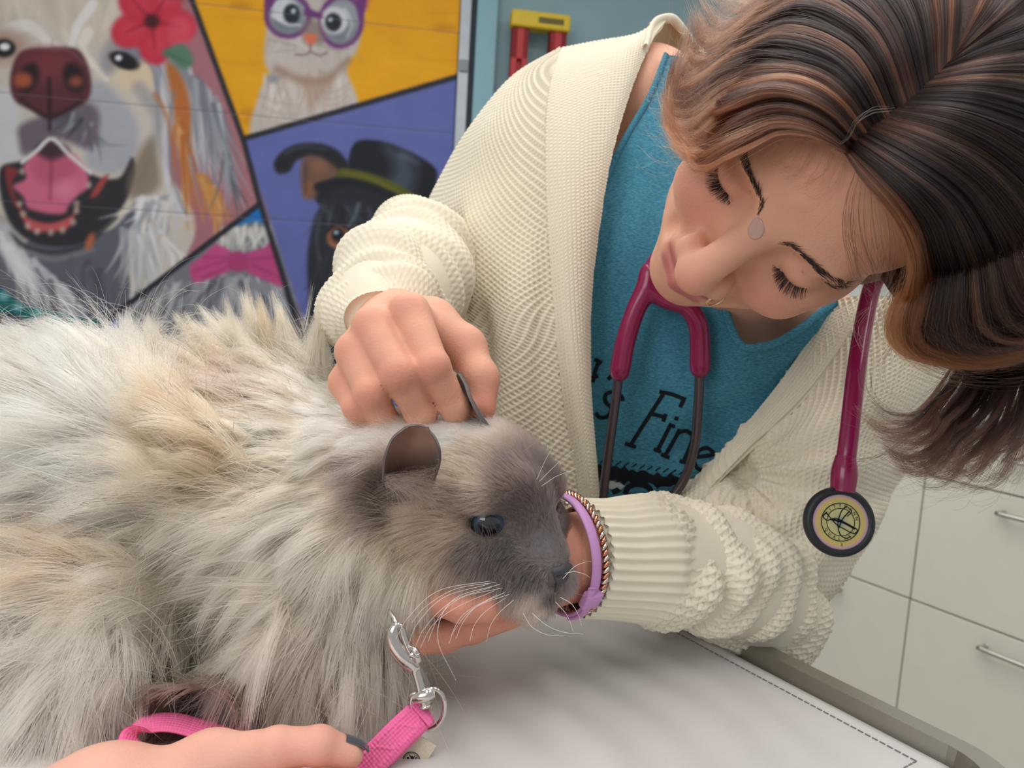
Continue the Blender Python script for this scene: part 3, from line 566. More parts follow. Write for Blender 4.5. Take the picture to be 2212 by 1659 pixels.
# coat map: place in the view, way the hair lies (degrees, 0 towards the nose, 90 up), lift, length (mm), colour; ear base and leg gap also painted darker as shade
COAT = np.array([
 (50,820,150,.5,48,228,218,204),(200,790,122,.55,50,236,230,220),(310,775,100,.6,50,238,232,222),(360,800,95,.5,40,214,192,170),(430,800,140,.4,46,204,182,160),(560,750,108,.6,58,222,204,182),(640,750,84,.6,56,228,214,194),(700,800,80,.5,44,238,228,214),
 (500,830,150,.3,34,176,158,144),(560,850,165,.2,24,168,152,142),(420,830,140,.3,34,186,166,150),
 (120,900,163,.4,50,238,232,222),(250,950,150,.45,55,240,234,224),(330,900,128,.5,50,232,220,204),(420,950,140,.4,48,206,182,158),(520,910,165,.3,40,218,200,180),(600,930,178,.25,34,230,218,202),
 (650,1000,190,.25,36,228,214,196),(500,1020,140,.5,46,212,190,166),(420,1060,150,.4,50,220,202,182),(300,1080,172,.35,52,238,230,220),(150,1050,182,.3,52,234,228,218),(50,1000,180,.3,50,216,206,194),(-150,1000,180,.3,50,220,210,198),
 (180,1190,205,.3,44,188,164,144),(100,1250,200,.3,46,224,212,198),(60,1350,228,.3,46,238,232,222),(200,1350,258,.35,46,236,228,218),(120,1480,262,.3,44,230,224,214),(260,1480,282,.3,40,224,216,206),(10,1480,245,.3,44,226,220,210),
 (380,1180,188,.35,48,224,206,188),(280,1200,195,.35,46,206,186,166),(480,1150,200,.3,46,228,212,194),(340,1290,203,.4,46,232,222,208),(420,1300,218,.4,46,230,216,200),(560,1200,200,.3,46,232,218,200),(700,1100,198,.25,38,236,224,210),
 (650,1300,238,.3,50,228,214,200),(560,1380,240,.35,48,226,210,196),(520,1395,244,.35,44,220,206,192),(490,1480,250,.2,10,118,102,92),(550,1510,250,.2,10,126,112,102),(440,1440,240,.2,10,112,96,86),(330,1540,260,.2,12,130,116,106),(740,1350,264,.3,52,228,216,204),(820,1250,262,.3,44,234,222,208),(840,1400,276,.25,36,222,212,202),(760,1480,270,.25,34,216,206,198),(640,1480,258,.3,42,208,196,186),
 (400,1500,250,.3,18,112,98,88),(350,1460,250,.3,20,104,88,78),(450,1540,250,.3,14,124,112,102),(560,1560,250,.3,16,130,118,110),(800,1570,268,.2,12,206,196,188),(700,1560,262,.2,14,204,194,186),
 (780,1150,216,.3,38,238,226,208),(850,1180,230,.3,36,230,214,194),(900,1230,250,.3,36,236,222,202),(960,1265,254,.3,20,230,218,204),(860,1290,258,.3,40,234,224,210),
 (770,1020,190,.25,20,146,134,128),(800,1050,205,.25,20,124,114,110),(740,960,184,.2,24,226,216,206),(830,1090,222,.25,20,126,116,112),(760,1090,205,.25,30,206,192,178),(860,920,186,.2,14,248,243,236),(800,930,184,.2,18,246,240,230),(720,910,182,.2,20,244,236,224),(875,1078,120,.6,20,104,92,88),(845,1070,170,.4,15,100,88,84),(912,1066,100,.5,13,130,116,108),
 (950,930,188,.2,12,244,238,230),(1000,925,180,.2,12,244,238,232),(1050,935,170,.2,10,232,224,216),(1080,925,165,.2,10,226,218,212),(1040,965,172,.2,11,206,194,184),(1130,990,140,.25,8,146,136,134),(1180,1050,118,.25,7,124,114,112),(1100,1040,150,.2,8,128,116,110),(1110,960,150,.25,9,178,168,162),(1000,1010,176,.25,14,200,186,172),(960,1030,182,.25,15,196,182,168),(930,1085,192,.3,20,192,176,160),(1010,1095,180,.2,9,146,132,122),(900,1130,206,.3,28,214,198,178),
 (955,1160,206,.3,18,176,160,144),(1010,1200,214,.25,12,116,107,103),(970,1230,225,.3,20,170,156,144),(1080,1190,222,.15,6,106,99,98),(1150,1130,110,.15,5,116,108,107),(1170,1170,128,.12,4,124,117,118),(1120,1080,140,.15,5,112,103,101),(1130,1240,236,.2,6,110,103,101),(1200,1275,268,.25,7,124,116,114),(1080,1275,232,.25,12,140,130,124),(1140,1325,255,.3,12,204,194,186),(1000,1285,240,.3,12,226,214,202),(1060,1310,244,.3,10,206,196,186)], float)
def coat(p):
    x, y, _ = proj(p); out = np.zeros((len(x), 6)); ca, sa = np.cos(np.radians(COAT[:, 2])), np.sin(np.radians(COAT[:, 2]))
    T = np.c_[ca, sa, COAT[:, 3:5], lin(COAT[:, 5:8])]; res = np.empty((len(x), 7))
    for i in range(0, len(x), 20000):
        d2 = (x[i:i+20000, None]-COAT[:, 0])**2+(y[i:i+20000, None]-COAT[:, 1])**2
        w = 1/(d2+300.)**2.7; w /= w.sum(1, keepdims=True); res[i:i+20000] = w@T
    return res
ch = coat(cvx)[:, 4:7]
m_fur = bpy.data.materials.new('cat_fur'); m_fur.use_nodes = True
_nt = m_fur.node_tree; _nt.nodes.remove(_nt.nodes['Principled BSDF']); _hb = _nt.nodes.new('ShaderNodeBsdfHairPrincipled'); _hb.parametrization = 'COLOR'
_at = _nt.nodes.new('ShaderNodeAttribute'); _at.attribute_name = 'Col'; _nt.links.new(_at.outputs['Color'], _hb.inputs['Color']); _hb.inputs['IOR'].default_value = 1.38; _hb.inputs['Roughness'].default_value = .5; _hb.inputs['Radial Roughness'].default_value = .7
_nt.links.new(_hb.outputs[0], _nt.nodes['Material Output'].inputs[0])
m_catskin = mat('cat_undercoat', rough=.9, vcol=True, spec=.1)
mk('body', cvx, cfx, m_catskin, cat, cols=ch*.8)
def surf_sample(v, f, n, wfun=None, seed=1):
    r = np.random.default_rng(seed); a = .5*np.linalg.norm(np.cross(v[f[:, 2]]-v[f[:, 0]], v[f[:, 3]]-v[f[:, 1]]), axis=1)
    if wfun is not None: a = a*wfun(v[f].mean(1))
    k = r.choice(len(f), n, p=a/a.sum()); u, w = r.random(n)[:, None], r.random(n)[:, None]; q = v[f[k]]
    return (q[:, 0]*(1-u)+q[:, 1]*u)*(1-w)+(q[:, 3]*(1-u)+q[:, 2]*u)*w, f[k]
from mathutils import kdtree
def fur(name, n, nclump, wfun, rad, k, seed, clump, lscale=1.0, lmin=0, stray=.02, droop=.25, cvar=.2):
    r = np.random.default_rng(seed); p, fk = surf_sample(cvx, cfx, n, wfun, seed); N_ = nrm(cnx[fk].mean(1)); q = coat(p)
    ang = np.arctan2(q[:, 1], q[:, 0])+.38*vnoise(p, 55, 3)+r.normal(size=n)*.13; L = q[:, 3]*.001*lscale*r.uniform(.65, 1.15, n)*(1+.25*vnoise(p, 90, 5)); lift = np.clip(q[:, 2]+lmin+.12*vnoise(p, 60, 9)+r.normal(size=n)*.07, .05, .95)
    if nclump:
        cc_ = r.choice(n, nclump, replace=False); kd = kdtree.KDTree(nclump)
        for i, j in enumerate(cc_): kd.insert(p[j], i)
        kd.balance(); ck = np.array([kd.find(x)[1] for x in p]); own = cc_[ck]
        ang += r.normal(size=nclump)[ck]*cvar; lift = np.clip(lift+r.normal(size=nclump)[ck]*cvar*.5, .05, .95); L = L*r.uniform(1-cvar, 1+1.2*cvar, nclump)[ck]
    L = L*(.30+.70*sst(.013, .030, np.minimum(np.linalg.norm(p-EYE[0], axis=1), np.linalg.norm(p-EYE[1], axis=1))))
    wild = r.random(n) < stray; ang[wild] += r.normal(size=wild.sum())*.7; lift[wild] = np.clip(lift[wild]+.3, 0, .9); L[wild] *= 1.25
    t = np.cos(ang)[:, None]*VR+np.sin(ang)[:, None]*VU; t = nrm(t-N_*np.sum(t*N_, 1, keepdims=True)+1e-5)
    pts = np.empty((n, k, 3)); pts[:, 0] = p-N_*.0002; g = np.array([0, 0, -1.0])
    for i in range(1, k):
        s = (i-.5)/(k-1); d = nrm(t*(1-lift[:, None]*.6)+N_*(lift*(1.25-1.0*s))[:, None]+g*droop*s*s); pts[:, i] = pts[:, i-1]+d*(L/(k-1))[:, None]
    if nclump:
        s = np.linspace(0, 1, k)[None, :, None]
        w = clump*s**.9*(~wild)[:, None, None]*r.uniform(.5, 1, n)[:, None, None]
        pts = pts*(1-w)+(pts[own]+(pts[:, :1]-pts[own][:, :1])*.12)*w
    floor = TZ+.0016; pts[..., 2] = np.maximum(pts[..., 2], floor+r.uniform(0, .002, n)[:, None])
    cq = q[:, 4:7]; cq = np.clip(cq, .01, 1)**(1.0+.26*(1-cq.mean(1, keepdims=True))); wt = sst(.14, .5, cq.mean(1, keepdims=True)); cq = cq*(np.array([.97, .945, .93])*(1-wt)+np.array([1.15, .872, .71])*wt); c = cq*(1+.10*vnoise(p, 120, 11)+r.normal(size=n)*.06)[:, None]; c = c[:, None]*(.80+.26*np.linspace(0, 1, k))[None, :, None]
    rr = rad*(np.linspace(1, 0, k)**.55*.9+.1)
    strands(name, pts, rr, np.clip(c, 0, .965), m_fur, cat)['kind'] = 'stuff'
_hc = hd(0, -.02, 0)
def w_head(p): return (sst(.085, .060, np.linalg.norm(p-_hc, axis=1))+.0)*(np.linalg.norm(p-EYE[0], axis=1) > .0142)*(np.linalg.norm(p-EYE[1], axis=1) > .0142)*(np.linalg.norm(p-hd(0, .036, -.0235), axis=1) > .0088)*(.15+sst(-.03, .03, (_hc-p)@VF+.02))
def w_body(p): return (1-.9*sst(.085, .060, np.linalg.norm(p-_hc, axis=1)))*(.25+sst(-.05, .04, (P(450, 1100, .55)-p)@VF))*(proj(p)[0] > -160)
fur('fur', 135000, 3000, w_body, .00017, 8, 21, .88, 1.12, droop=.45, cvar=.26)
fur('fur_wisps', 5000, 500, w_body, .00009, 9, 22, .5, 1.35, stray=.15)
fur('face_fur', 60000, 9000, w_head, .00011, 6, 23, .35, stray=.012, droop=.1, lmin=.16, lscale=1.25, cvar=.1)
def tufts(name, L, n, rad, seed):
    r = np.random.default_rng(seed); P_, C_ = [], []; s = np.linspace(0, 1, 10)
    for x, y, d, a, l, sp, col in L:
        for k in range(2 if sp > .004 else 1):
            rt = P(x+r.normal()*10, y+r.normal()*8, d); A = radians(a+r.normal()*6); D = nrm(cos(A)*VR+sin(A)*VU-VF*.12); Ll = l*.001*r.uniform(.85, 1.1); sd = np.cross(D, VF); bend = sd*r.normal()*.10
            o = r.normal(size=(n, 1, 3))*sp; o = o-D*np.sum(o*D, 2, keepdims=True)*.2; tip = r.uniform(.6, 1.05, (n, 1))
            q = rt+o*(1-.86*s**1.2)[None, :, None]+(D*Ll)*(s[None]*tip)[..., None]+(bend*Ll)*((s[None]*tip)**2)[..., None]+r.normal(size=(n, 1, 3))*.0011*(s**2)[None, :, None]
            P_.append(q); C_.append(np.clip(lin(col)**1.08*np.array([1.08, .88, .73])*r.uniform(.85, 1.1, (n, 1)), 0, .95))
    strands(name, np.concatenate(P_), rad*(1-.8*s), np.concatenate(C_), m_fur, cat)['kind'] = 'stuff'
TAN_, CRM_, WH_ = (206, 184, 160), (226, 210, 190), (240, 234, 224)
tufts('fur_tufts', [(430,820,.575,140,40,.006,TAN_),(470,800,.575,128,46,.006,TAN_),(500,795,.575,120,48,.006,CRM_),(530,790,.575,112,50,.006,CRM_),(560,785,.575,104,52,.006,CRM_),(590,785,.575,100,50,.006,TAN_),(620,790,.575,92,50,.006,CRM_),(655,800,.575,90,48,.006,CRM_),(690,825,.575,92,44,.006,CRM_),
  (560,860,.56,150,40,.007,(176,158,144)),(500,860,.56,152,40,.007,(182,164,150)),(620,860,.56,140,36,.007,TAN_),(520,830,.56,140,44,.007,TAN_),(590,825,.56,125,44,.007,CRM_),
  (180,810,.54,128,36,.007,WH_),(240,800,.54,116,38,.007,WH_),(290,795,.54,100,38,.006,WH_),(340,800,.54,92,34,.006,CRM_),(100,830,.54,145,36,.007,CRM_),(30,840,.54,155,36,.007,CRM_)], 260, .00015, 51)
tufts('fur_wisps', [(90,800,.53,112,42,.002,WH_),(140,790,.53,120,40,.002,WH_),(205,760,.53,118,52,.002,WH_),(240,750,.53,110,54,.002,WH_),(265,745,.53,70,50,.003,WH_),(300,745,.53,84,44,.003,WH_),(330,760,.53,78,42,.002,WH_),(350,770,.53,55,40,.002,WH_),(560,700,.56,100,36,.001,WH_),(640,720,.56,80,30,.001,WH_),(690,730,.56,62,34,.001,WH_)], 16, .00007, 52)
# eyes
m_eye = mat('cat_eye', rough=.03, vcol=True, spec=.6, coat=1.0); m_lid = mat('cat_eye_rim', lin((34, 26, 26)), .5); m_nose = mat('cat_nose_leather', lin((66, 63, 69)), .42, bump=.3, bscale=1500)
def uvsphere(c, r, nu=40, nv=24):
    th = np.linspace(0, 2*pi, nu, endpoint=False); ph = np.linspace(.001, pi-.001, nv); T_, H_ = np.meshgrid(th, ph, indexing='ij')
    d = np.stack([np.sin(H_)*np.cos(T_), np.sin(H_)*np.sin(T_), np.cos(H_)], -1).reshape(-1, 3); return np.asarray(c)+d*r, gridf(nu, nv, cu=True), d
for s, e in zip((-1, 1), EYE):
    v, f, d = uvsphere(e, .0112, 60, 40); o = nrm(s*.62*CA+.78*CF); g = d@o; side = d@CU
    pup = sst(.86, .80, g)*1.0; iris = sst(.45, .5, g)
    c = lin((22, 25, 31))*(1-pup)[:, None]+pup[:, None]*(lin((92, 108, 128))*iris[:, None]+lin((150, 140, 138))*(1-iris[:, None]))
    mk('eye', v, f[:, ::-1], m_eye, cat, cols=c)
    o2 = nrm(s*.75*CA+.66*CF); ea = np.cross(CU, o2)
    th = np.linspace(0, 2*pi, 40, endpoint=False)
    rp = []
    for t in th:
        x, y = .0106*cos(t), .0079*sin(t)*(1-.25*cos(t)*s*-1*.0); dd = e+ea*x+CU*(y+.0010); zz = sqrt(max(.0117**2-x*x-y*y, 1e-7)); rp.append(dd+o2*(zz))
    rp = np.array(rp); n = 40; tt = nrm(np.roll(rp, -1, 0)-np.roll(rp, 1, 0)); rad = nrm(rp-e); bn = np.cross(tt, rad); a8 = np.linspace(0, 2*pi, 8, endpoint=False)
    v = (rp[:, None]+.0011*(np.cos(a8)[None, :, None]*rad[:, None]+np.sin(a8)[None, :, None]*bn[:, None])).reshape(-1, 3); mk('eyelid_rim', v, gridf(n, 8, True, True), m_lid, cat)
# nose leather
NF = Field(hd(0, .034, -.023)-.014, hd(0, .034, -.023)+.014, .0006)
NF.ell(hd(0, .0352, -.0195), (.0076, .0045, .0035), .003, CM); NF.ell(hd(0, .0352, -.0235), (.0048, .004, .0045), .003, CM); NF.cone(hd(0, .0352, -.025), hd(0, .0315, -.034), .0018, .0010, .002)
for s in (-1, 1): NF.ell(hd(s*.0042, .0390, -.0225), (.0021, .0028, .0013), .001, CM, True)
v, f = NF.mesh(1); nn = vert_normals(v, f); f = f if np.mean(np.sum(nn*(v-v.mean(0)), 1)) > 0 else f[:, ::-1]; mk('nose', v, f, m_nose, cat)
# ears: cupped sheets with thickness
def sheet(ctrl, n, m, thick, side=None):
    """ctrl (r,c,3) world points -> closed thin shell: verts, faces, t-params"""
    ctrl = np.asarray(ctrl, float); r, c, k = ctrl.shape
    a = np.stack([cr(ctrl[i], m) for i in range(r)]); b = np.stack([cr(a[:, j], n) for j in range(m)], 1)
    du = np.gradient(b, axis=0); dv = np.gradient(b, axis=1); nr = nrm(np.cross(du, dv)); v2 = b-nr*thick
    nn = n*m; f = gridf(n, m); per = [i*m for i in range(n)]+[(n-1)*m+j for j in range(1, m)]+[i*m+m-1 for i in range(n-2, -1, -1)]+[j for j in range(m-2, 0, -1)]
    sd = np.array([(per[i], per[i]+nn, per[(i+1) % len(per)]+nn, per[(i+1) % len(per)]) for i in range(len(per))])
    return np.vstack([b.reshape(-1, 3), v2.reshape(-1, 3)]), np.vstack([f, (f+nn)[:, ::-1], sd[:, ::-1]]), b, nr
def pgrid(rows): return np.array([[P(x, y, d) for x, y, d in r] for r in rows])
m_ear = mat('cat_ear', rough=.75, vcol=True, sss=.1)
rows = [[(829, 1062, .450), (852, 1075, .457), (880, 1080, .461), (908, 1070, .459), (934, 1048, .450)],
        [(825, 1028, .431), (846, 1030, .441), (882, 1030, .447), (920, 1022, .443), (950, 1010, .431)],
        [(829, 985, .422), (850, 985, .431), (887, 982, .436), (928, 978, .432), (953, 975, .421)],
        [(846, 945, .423), (864, 943, .428), (893, 940, .432), (922, 942, .429), (943, 946, .422)],
        [(872, 923, .425), (880, 919, .426), (897, 916, .427), (912, 917, .426), (926, 925, .425)]]
v, f, b, nr = sheet(pgrid(rows), 40, 40, .0014)
t = np.linspace(0, 1, 40); S, T_ = np.meshgrid(t, t, indexing='ij'); edge = np.minimum(np.minimum(T_, 1-T_), 1-S)
ci = lin((140, 106, 90))*1.0; cd_ = lin((66, 52, 48)); cr_ = lin((104, 94, 92))
c = ci[None, None]*sst(.25, .75, S)[..., None]+cd_*(1-sst(.25, .75, S))[..., None]; c = c*(1-sst(.06, .0, edge)[..., None])+cr_*sst(.06, .0, edge)[..., None]
if nr[20, 20]@VF > 0: pass
ear = mk('ear', v, f, m_ear, cat, cols=np.vstack([c.reshape(-1, 3)]*2))
rows = [[(1052, 925, 0.468), (1050, 925, 0.482), (1030, 915, 0.492)], [(1030, 895, 0.464), (1030, 892, 0.480), (1010, 885, 0.492)], [(1012, 860, 0.464), (1010, 858, 0.478), (996, 856, 0.490)], [(1002, 830, 0.468), (1000, 828, 0.476), (991, 830, 0.484)], [(990, 808, 0.473), (988, 808, 0.476), (986, 810, 0.479)]]
v, f, b, nr = sheet(pgrid(rows), 30, 16, .0022); mk('ear', v, f, m_ear, cat, cols=np.tile(lin((112, 106, 104)), (len(v), 1)))
# hairs inside and around the near ear
n = 520; r = np.random.default_rng(5); i = r.integers(0, 14, n); j = r.integers(2, 38, n); p0 = b[0, 0]*0
bb = sheet(pgrid([[(829, 1062, .426), (852, 1075, .433), (880, 1080, .437), (908, 1070, .435), (934, 1048, .426)], [(825, 1028, .423), (846, 1030, .433), (882, 1030, .439), (920, 1022, .435), (950, 1010, .423)], [(829, 985, .422), (850, 985, .431), (887, 982, .436), (928, 978, .432), (953, 975, .421)]]), 40, 40, .001)[2]
p0 = bb[i+8, j]; a = np.radians(np.where(j < 22, 5, 140)+r.normal(size=n)*28); d = np.cos(a)[:, None]*VR+np.sin(a)[:, None]*VU*.6-VF*.9; L = r.uniform(.010, .024, n)
pts = np.stack([p0+d*L[:, None]*s+(VR*np.sin(a)[:, None]-VU)*.006*s*s for s in np.linspace(0, 1, 7)], 1)
strands('ear_hair', pts, .00008*np.linspace(1, .3, 7), np.tile(lin((150, 130, 120)), (n, 1))*r.uniform(.35, 1.1, n)[:, None], m_fur, cat)['kind'] = 'stuff'
# whiskers and brow hairs
m_wh = mat('whisker', lin((240, 236, 232)), .35)
WH = [((1055, 1262, .432), (960, 1290, .40), (900, 1350, .39), (880, 1405, .385)), ((1062, 1268, .432), (975, 1300, .40), (915, 1360, .39), (893, 1412, .385)), ((1068, 1276, .432), (990, 1310, .40), (935, 1350, .39), (908, 1400, .385)), ((1080, 1262, .430), (980, 1295, .40), (945, 1375, .385), (985, 1470, .38)),
      ((1075, 1284, .432), (1010, 1320, .41), (985, 1350, .40), (970, 1390, .39)), ((1095, 1290, .432), (1050, 1320, .41), (1025, 1350, .40), (1015, 1385, .39)), ((1090, 1280, .431), (1030, 1310, .41), (1000, 1345, .40), (985, 1380, .39)), ((1060, 1255, .433), (950, 1275, .41), (885, 1330, .40), (855, 1380, .39)), ((1110, 1296, .43), (1080, 1322, .415), (1060, 1350, .40), (1050, 1388, .40)), ((1072, 1258, .432), (985, 1272, .41), (920, 1310, .40), (890, 1345, .39)), ((1085, 1270, .431), (1000, 1290, .41), (950, 1330, .40), (925, 1385, .39)), ((1100, 1284, .43), (1040, 1305, .41), (1005, 1330, .40), (975, 1372, .39)),
      ((1165, 1040, .44), (1195, 1010, .43), (1222, 985, .42), (1240, 972, .42)), ((1160, 1035, .44), (1180, 990, .43), (1205, 950, .42), (1225, 930, .42)), ((1170, 1050, .44), (1200, 1030, .43), (1225, 1020, .42), (1245, 1012, .42)), ((1215, 1240, .43), (1240, 1235, .43), (1262, 1240, .43), (1275, 1248, .43)), ((1216, 1250, .43), (1240, 1225, .43), (1262, 1215, .43), (1278, 1213, .43)), ((1210, 1290, .43), (1235, 1305, .43), (1250, 1330, .43), (1256, 1352, .43)), ((1200, 1300, .43), (1222, 1325, .43), (1232, 1345, .43), (1238, 1365, .43)),
      ((1150, 1325, .43), (1180, 1350, .43), (1215, 1365, .43), (1260, 1370, .43)), ((1130, 1325, .43), (1150, 1355, .43), (1185, 1372, .43), (1220, 1372, .43))]
pts = np.stack([crl([P(*q) for q in w], 14) for w in WH]); strands('whisker', pts, .00014*np.linspace(1, .35, 14), np.tile(lin((240, 236, 232)), (len(WH), 1)), m_wh, cat)
# collar in the ruff, with its ring
m_col = mat('pink_collar_webbing', lin((196, 120, 146)), .7, bump=.6, bscale=1400); m_chr = mat('polished_nickel', lin((206, 202, 196)), .14, 1.0)
c0 = P(800, 1180, .495); q = [P(842, 1352, .442), P(900, 1300, .47), P(930, 1180, .51), P(880, 1060, .545), P(780, 1030, .55), P(710, 1120, .54), P(720, 1260, .49), P(780, 1335, .452), P(842, 1352, .442)]
v, f = tube(q, .0065, 90, 12, flat=.22, up0=nrm(P(800, 1180, .495)-P(900, 1120, .47)), caps=False); col_ = mk('cat_collar', v, f, m_col); tag(col_, 'pink webbing cat collar almost buried in the cream neck ruff', 'collar')
def torus(c, ax, R_, r, n=48, k=12, arc=(0, 2*pi)):
    ax = nrm(ax); a = nrm(np.cross(ax, (0.3, 0.5, .8))); b = np.cross(ax, a); t = np.linspace(arc[0], arc[1], n); return tube([np.asarray(c)+R_*(cos(x)*a+sin(x)*b) for x in t], r, n, k, caps=(arc[1]-arc[0]) < 6.2)
v, f = torus(P(853, 1352, .425), VR*.75+VF*.35+VU*.3, .0085, .0011); mk('collar_ring', v, f, m_chr, col_)
# ------------------------------------------------------------------ the woman: one continuous body
HE = nrm(V(.60, -.795, -.08)); HU = V(.42, .20, .885); HU = nrm(HU-HE*(HU@HE)); HF = np.cross(HU, HE)
if HF@V(-.7, -.5, .45) < 0: HF = -HF
H0 = P(1656, 494, .44)-.090*HF-.004*HU; HM = np.array([HE, HF, HU])
def hp(x, y, z): return H0+np.asarray(x, float)[..., None]*HE+np.asarray(y, float)[..., None]*HF+np.asarray(z, float)[..., None]*HU
WF = Field((-.16, .30, .935), (.47, .83, 1.50), .0017)
def we(c, r, k=.012, sub=False): WF.ell(hp(*c), r, k, HM, sub)
def wc(a, b, ra, rb, k=.006, sub=False): WF.cone(hp(*a), hp(*b), ra, rb, k, sub)
# torso, shoulders, arms (under the clothes)
WF.cone(P(1590, 640, .775), P(1400, 1020, .88), .062, .085, .04); WF.cone(P(1380, 262, .785), P(1880, 860, .745), .050, .042, .04)
WF.ell(P(1392, 235, .768), (.058, .058, .058), .04)
WF.chain([P(1320, 290, .80), P(905, 590, .745), P(838, 692, .570)], [.042, .032, .027], .02)
WF.chain([P(1880, 870, .74), P(1690, 1285, .655), P(1290, 1200, .515), P(1215, 1205, .495)], [.040, .030, .026, .024], .02)
wc((0, -.012, -.055), (0, -.030, -.115), .054, .054, .03); WF.cone(hp(0, -.030, -.115), P(1625, 640, .735), .050, .052, .03)
# head
we((0, -.010, .030), (.073, .095, .085), .02); we((0, .045, .032), (.058, .046, .046), .02); we((0, .040, -.030), (.061, .049, .056), .02); we((0, .036, -.070), (.050, .050, .043), .02); we((0, .076, -.096), (.020, .016, .014), .02)
for s in (-1, 1):
    we((s*.037, .069, -.034), (.022, .019, .020), .012); we((s*.026, .080, .016), (.024, .011, .007), .012); we((s*.073, -.006, -.016), (.007, .018, .030), .005)
    we((s*.050, .040, -.018), (.016, .030, .014), .014)
we((0, .075, -.068), (.029, .022, .022), .014)
for s in (-1, 1): we((s*.0320, .0960, -.0015), (.0165, .013, .0105), .012, True)
for s in (-1, 1): we((s*.0318, .0735, -.0025), (.0150, .0134, .0125), .0035)
wc((0, .087, .006), (0, .1090, -.0400), .0092, .0112, .012); we((0, .1085, -.0430), (.0132, .0122, .0115), .006)
for s in (-1, 1): we((s*.0150, .0960, -.0445), (.0085, .0125, .0088), .005); wc((s*.006, .103, -.047), (0, .098, -.052), .004, .005, .005)
for s in (-1, 1):
    we((s*.0070, .1015, -.0520), (.0034, .0050, .0030), .002, True); wc((s*.0215, .0925, -.044), (s*.022, .086, -.056), .0016, .0012, .006, True)
    wc((s*.023, .0865, -.0665), (0, .0960, -.0650), .0030, .0050, .005); wc((s*.020, .0865, -.0730), (0, .0945, -.0755), .0034, .0056, .005)
    wc((s*.029, .0845, -.0660), (s*.012, .0980, -.0695), .0010, .0013, .0025, True); wc((s*.012, .0980, -.0695), (0, .1010, -.0700), .0013, .0013, .0025, True); we((s*.031, .083, -.066), (.004, .006, .005), .006, True)
    wc((s*.024, .093, -.047), (s*.034, .080, -.068), .0012, .0012, .010, True)
    a = np.linspace(-1, 1, 9)
    for i in range(8):   # lash slit along the lid
        q = [(s*.0318+.0125*t*1.0, .0735+.0134*sqrt(max(0, 1-(t*.0125/.0150)**2-((.0065+.0035*(1-t*t))/.0125)**2)), -.0025-.0065-.0035*(1-t*t)) for t in a[i:i+2]]
        wc(q[0], q[1], .0011, .0011, .0012, True)
    for i in range(8):   # lid crease
        q = [(s*.0318+.0130*t, .0735+.0136*sqrt(max(0, 1-(t*.0130/.0150)**2-((.0045+.0022*(1-t*t))/.0125)**2)), -.0025+.0045+.0022*(1-t*t)) for t in a[i:i+2]]
        wc(q[0], q[1], .0006, .0006, .0014, True)
def finger(F_, pts, rs, k=.0045):
    p = [P(*q) for q in pts]; F_.chain(p, rs, k)
    for q, r in zip(p[1:-1], rs[1:-1]): F_.ell(q-VF*.0006, (r*1.05,)*3, .002)    # knuckle swelling
# right hand laid over the nape
W_ = P(838, 692, .570)
RH = {'index': ([(884, 676, .483), (934, 792, .463), (982, 880, .474), (1004, 950, .498)], [.0125, .0102, .0088, .0076]), 'middle': ([(806, 706, .481), (862, 808, .459), (908, 896, .472), (930, 965, .496)], [.0128, .0105, .0090, .0078]),
      'ring': ([(766, 760, .481), (802, 850, .463), (838, 922, .477), (862, 975, .498)], [.0118, .0096, .0086, .0072]), 'pinky': ([(746, 826, .486), (772, 880, .472), (798, 922, .482), (818, 965, .500)], [.0102, .0084, .0076, .0066])}
for q, r in RH.values(): finger(WF, q, r, .0027); WF.cone(W_, P(*q[0]), .020, r[0]*.96, .004)
k = list(RH.values())
for i in range(3): WF.cone(P(*k[i][0][0])+VF*.006, P(*k[i+1][0][0])+VF*.006, .0088, .0082, .004)
finger(WF, [(930, 700, .520), (1004, 752, .507), (1038, 818, .494), (1040, 880, .487)], [.0155, .0132, .0110, .0092], .006); WF.cone(W_, P(930, 700, .520), .022, .0155, .012); WF.cone(P(884, 690, .492), P(985, 745, .508), .010, .011, .010)
# left hand cupped under the chin
W2 = P(1215, 1205, .495); WF.chain([W2, P(1130, 1268, .482)], [.024, .021], .012)
finger(WF, [(1105, 1315, 0.466), (1020, 1352, 0.456), (962, 1374, 0.450), (915, 1386, 0.447)], [.0112, .0096, .0088, .0078], .0025); finger(WF, [(1100, 1300, 0.478), (1000, 1322, 0.470), (945, 1340, 0.464), (900, 1352, 0.460)], [.0112, .0096, .0088, .0078], .0025); finger(WF, [(1105, 1290, 0.492), (1010, 1300, 0.487), (950, 1310, 0.480)], [.011, .0096, .008], .0025)
finger(WF, [(1110, 1262, 0.460), (1050, 1302, 0.445), (1000, 1306, 0.440), (952, 1300, 0.438)], [.0125, .0105, .0098, .0086], .004)
finger(WF, [(1120, 1290, 0.500), (1040, 1290, 0.502), (990, 1295, 0.498)], [.0100, .0085, .0070], .0025)
wv, wf_ = keep_largest(*WF.mesh(2)); wn = vert_normals(wv, wf_)
if np.mean(np.sum(wn[:2000]*0+1)) and np.sum(wn*(wv-wv.mean(0))) < 0: wf_ = wf_[:, ::-1]; wn = -wn
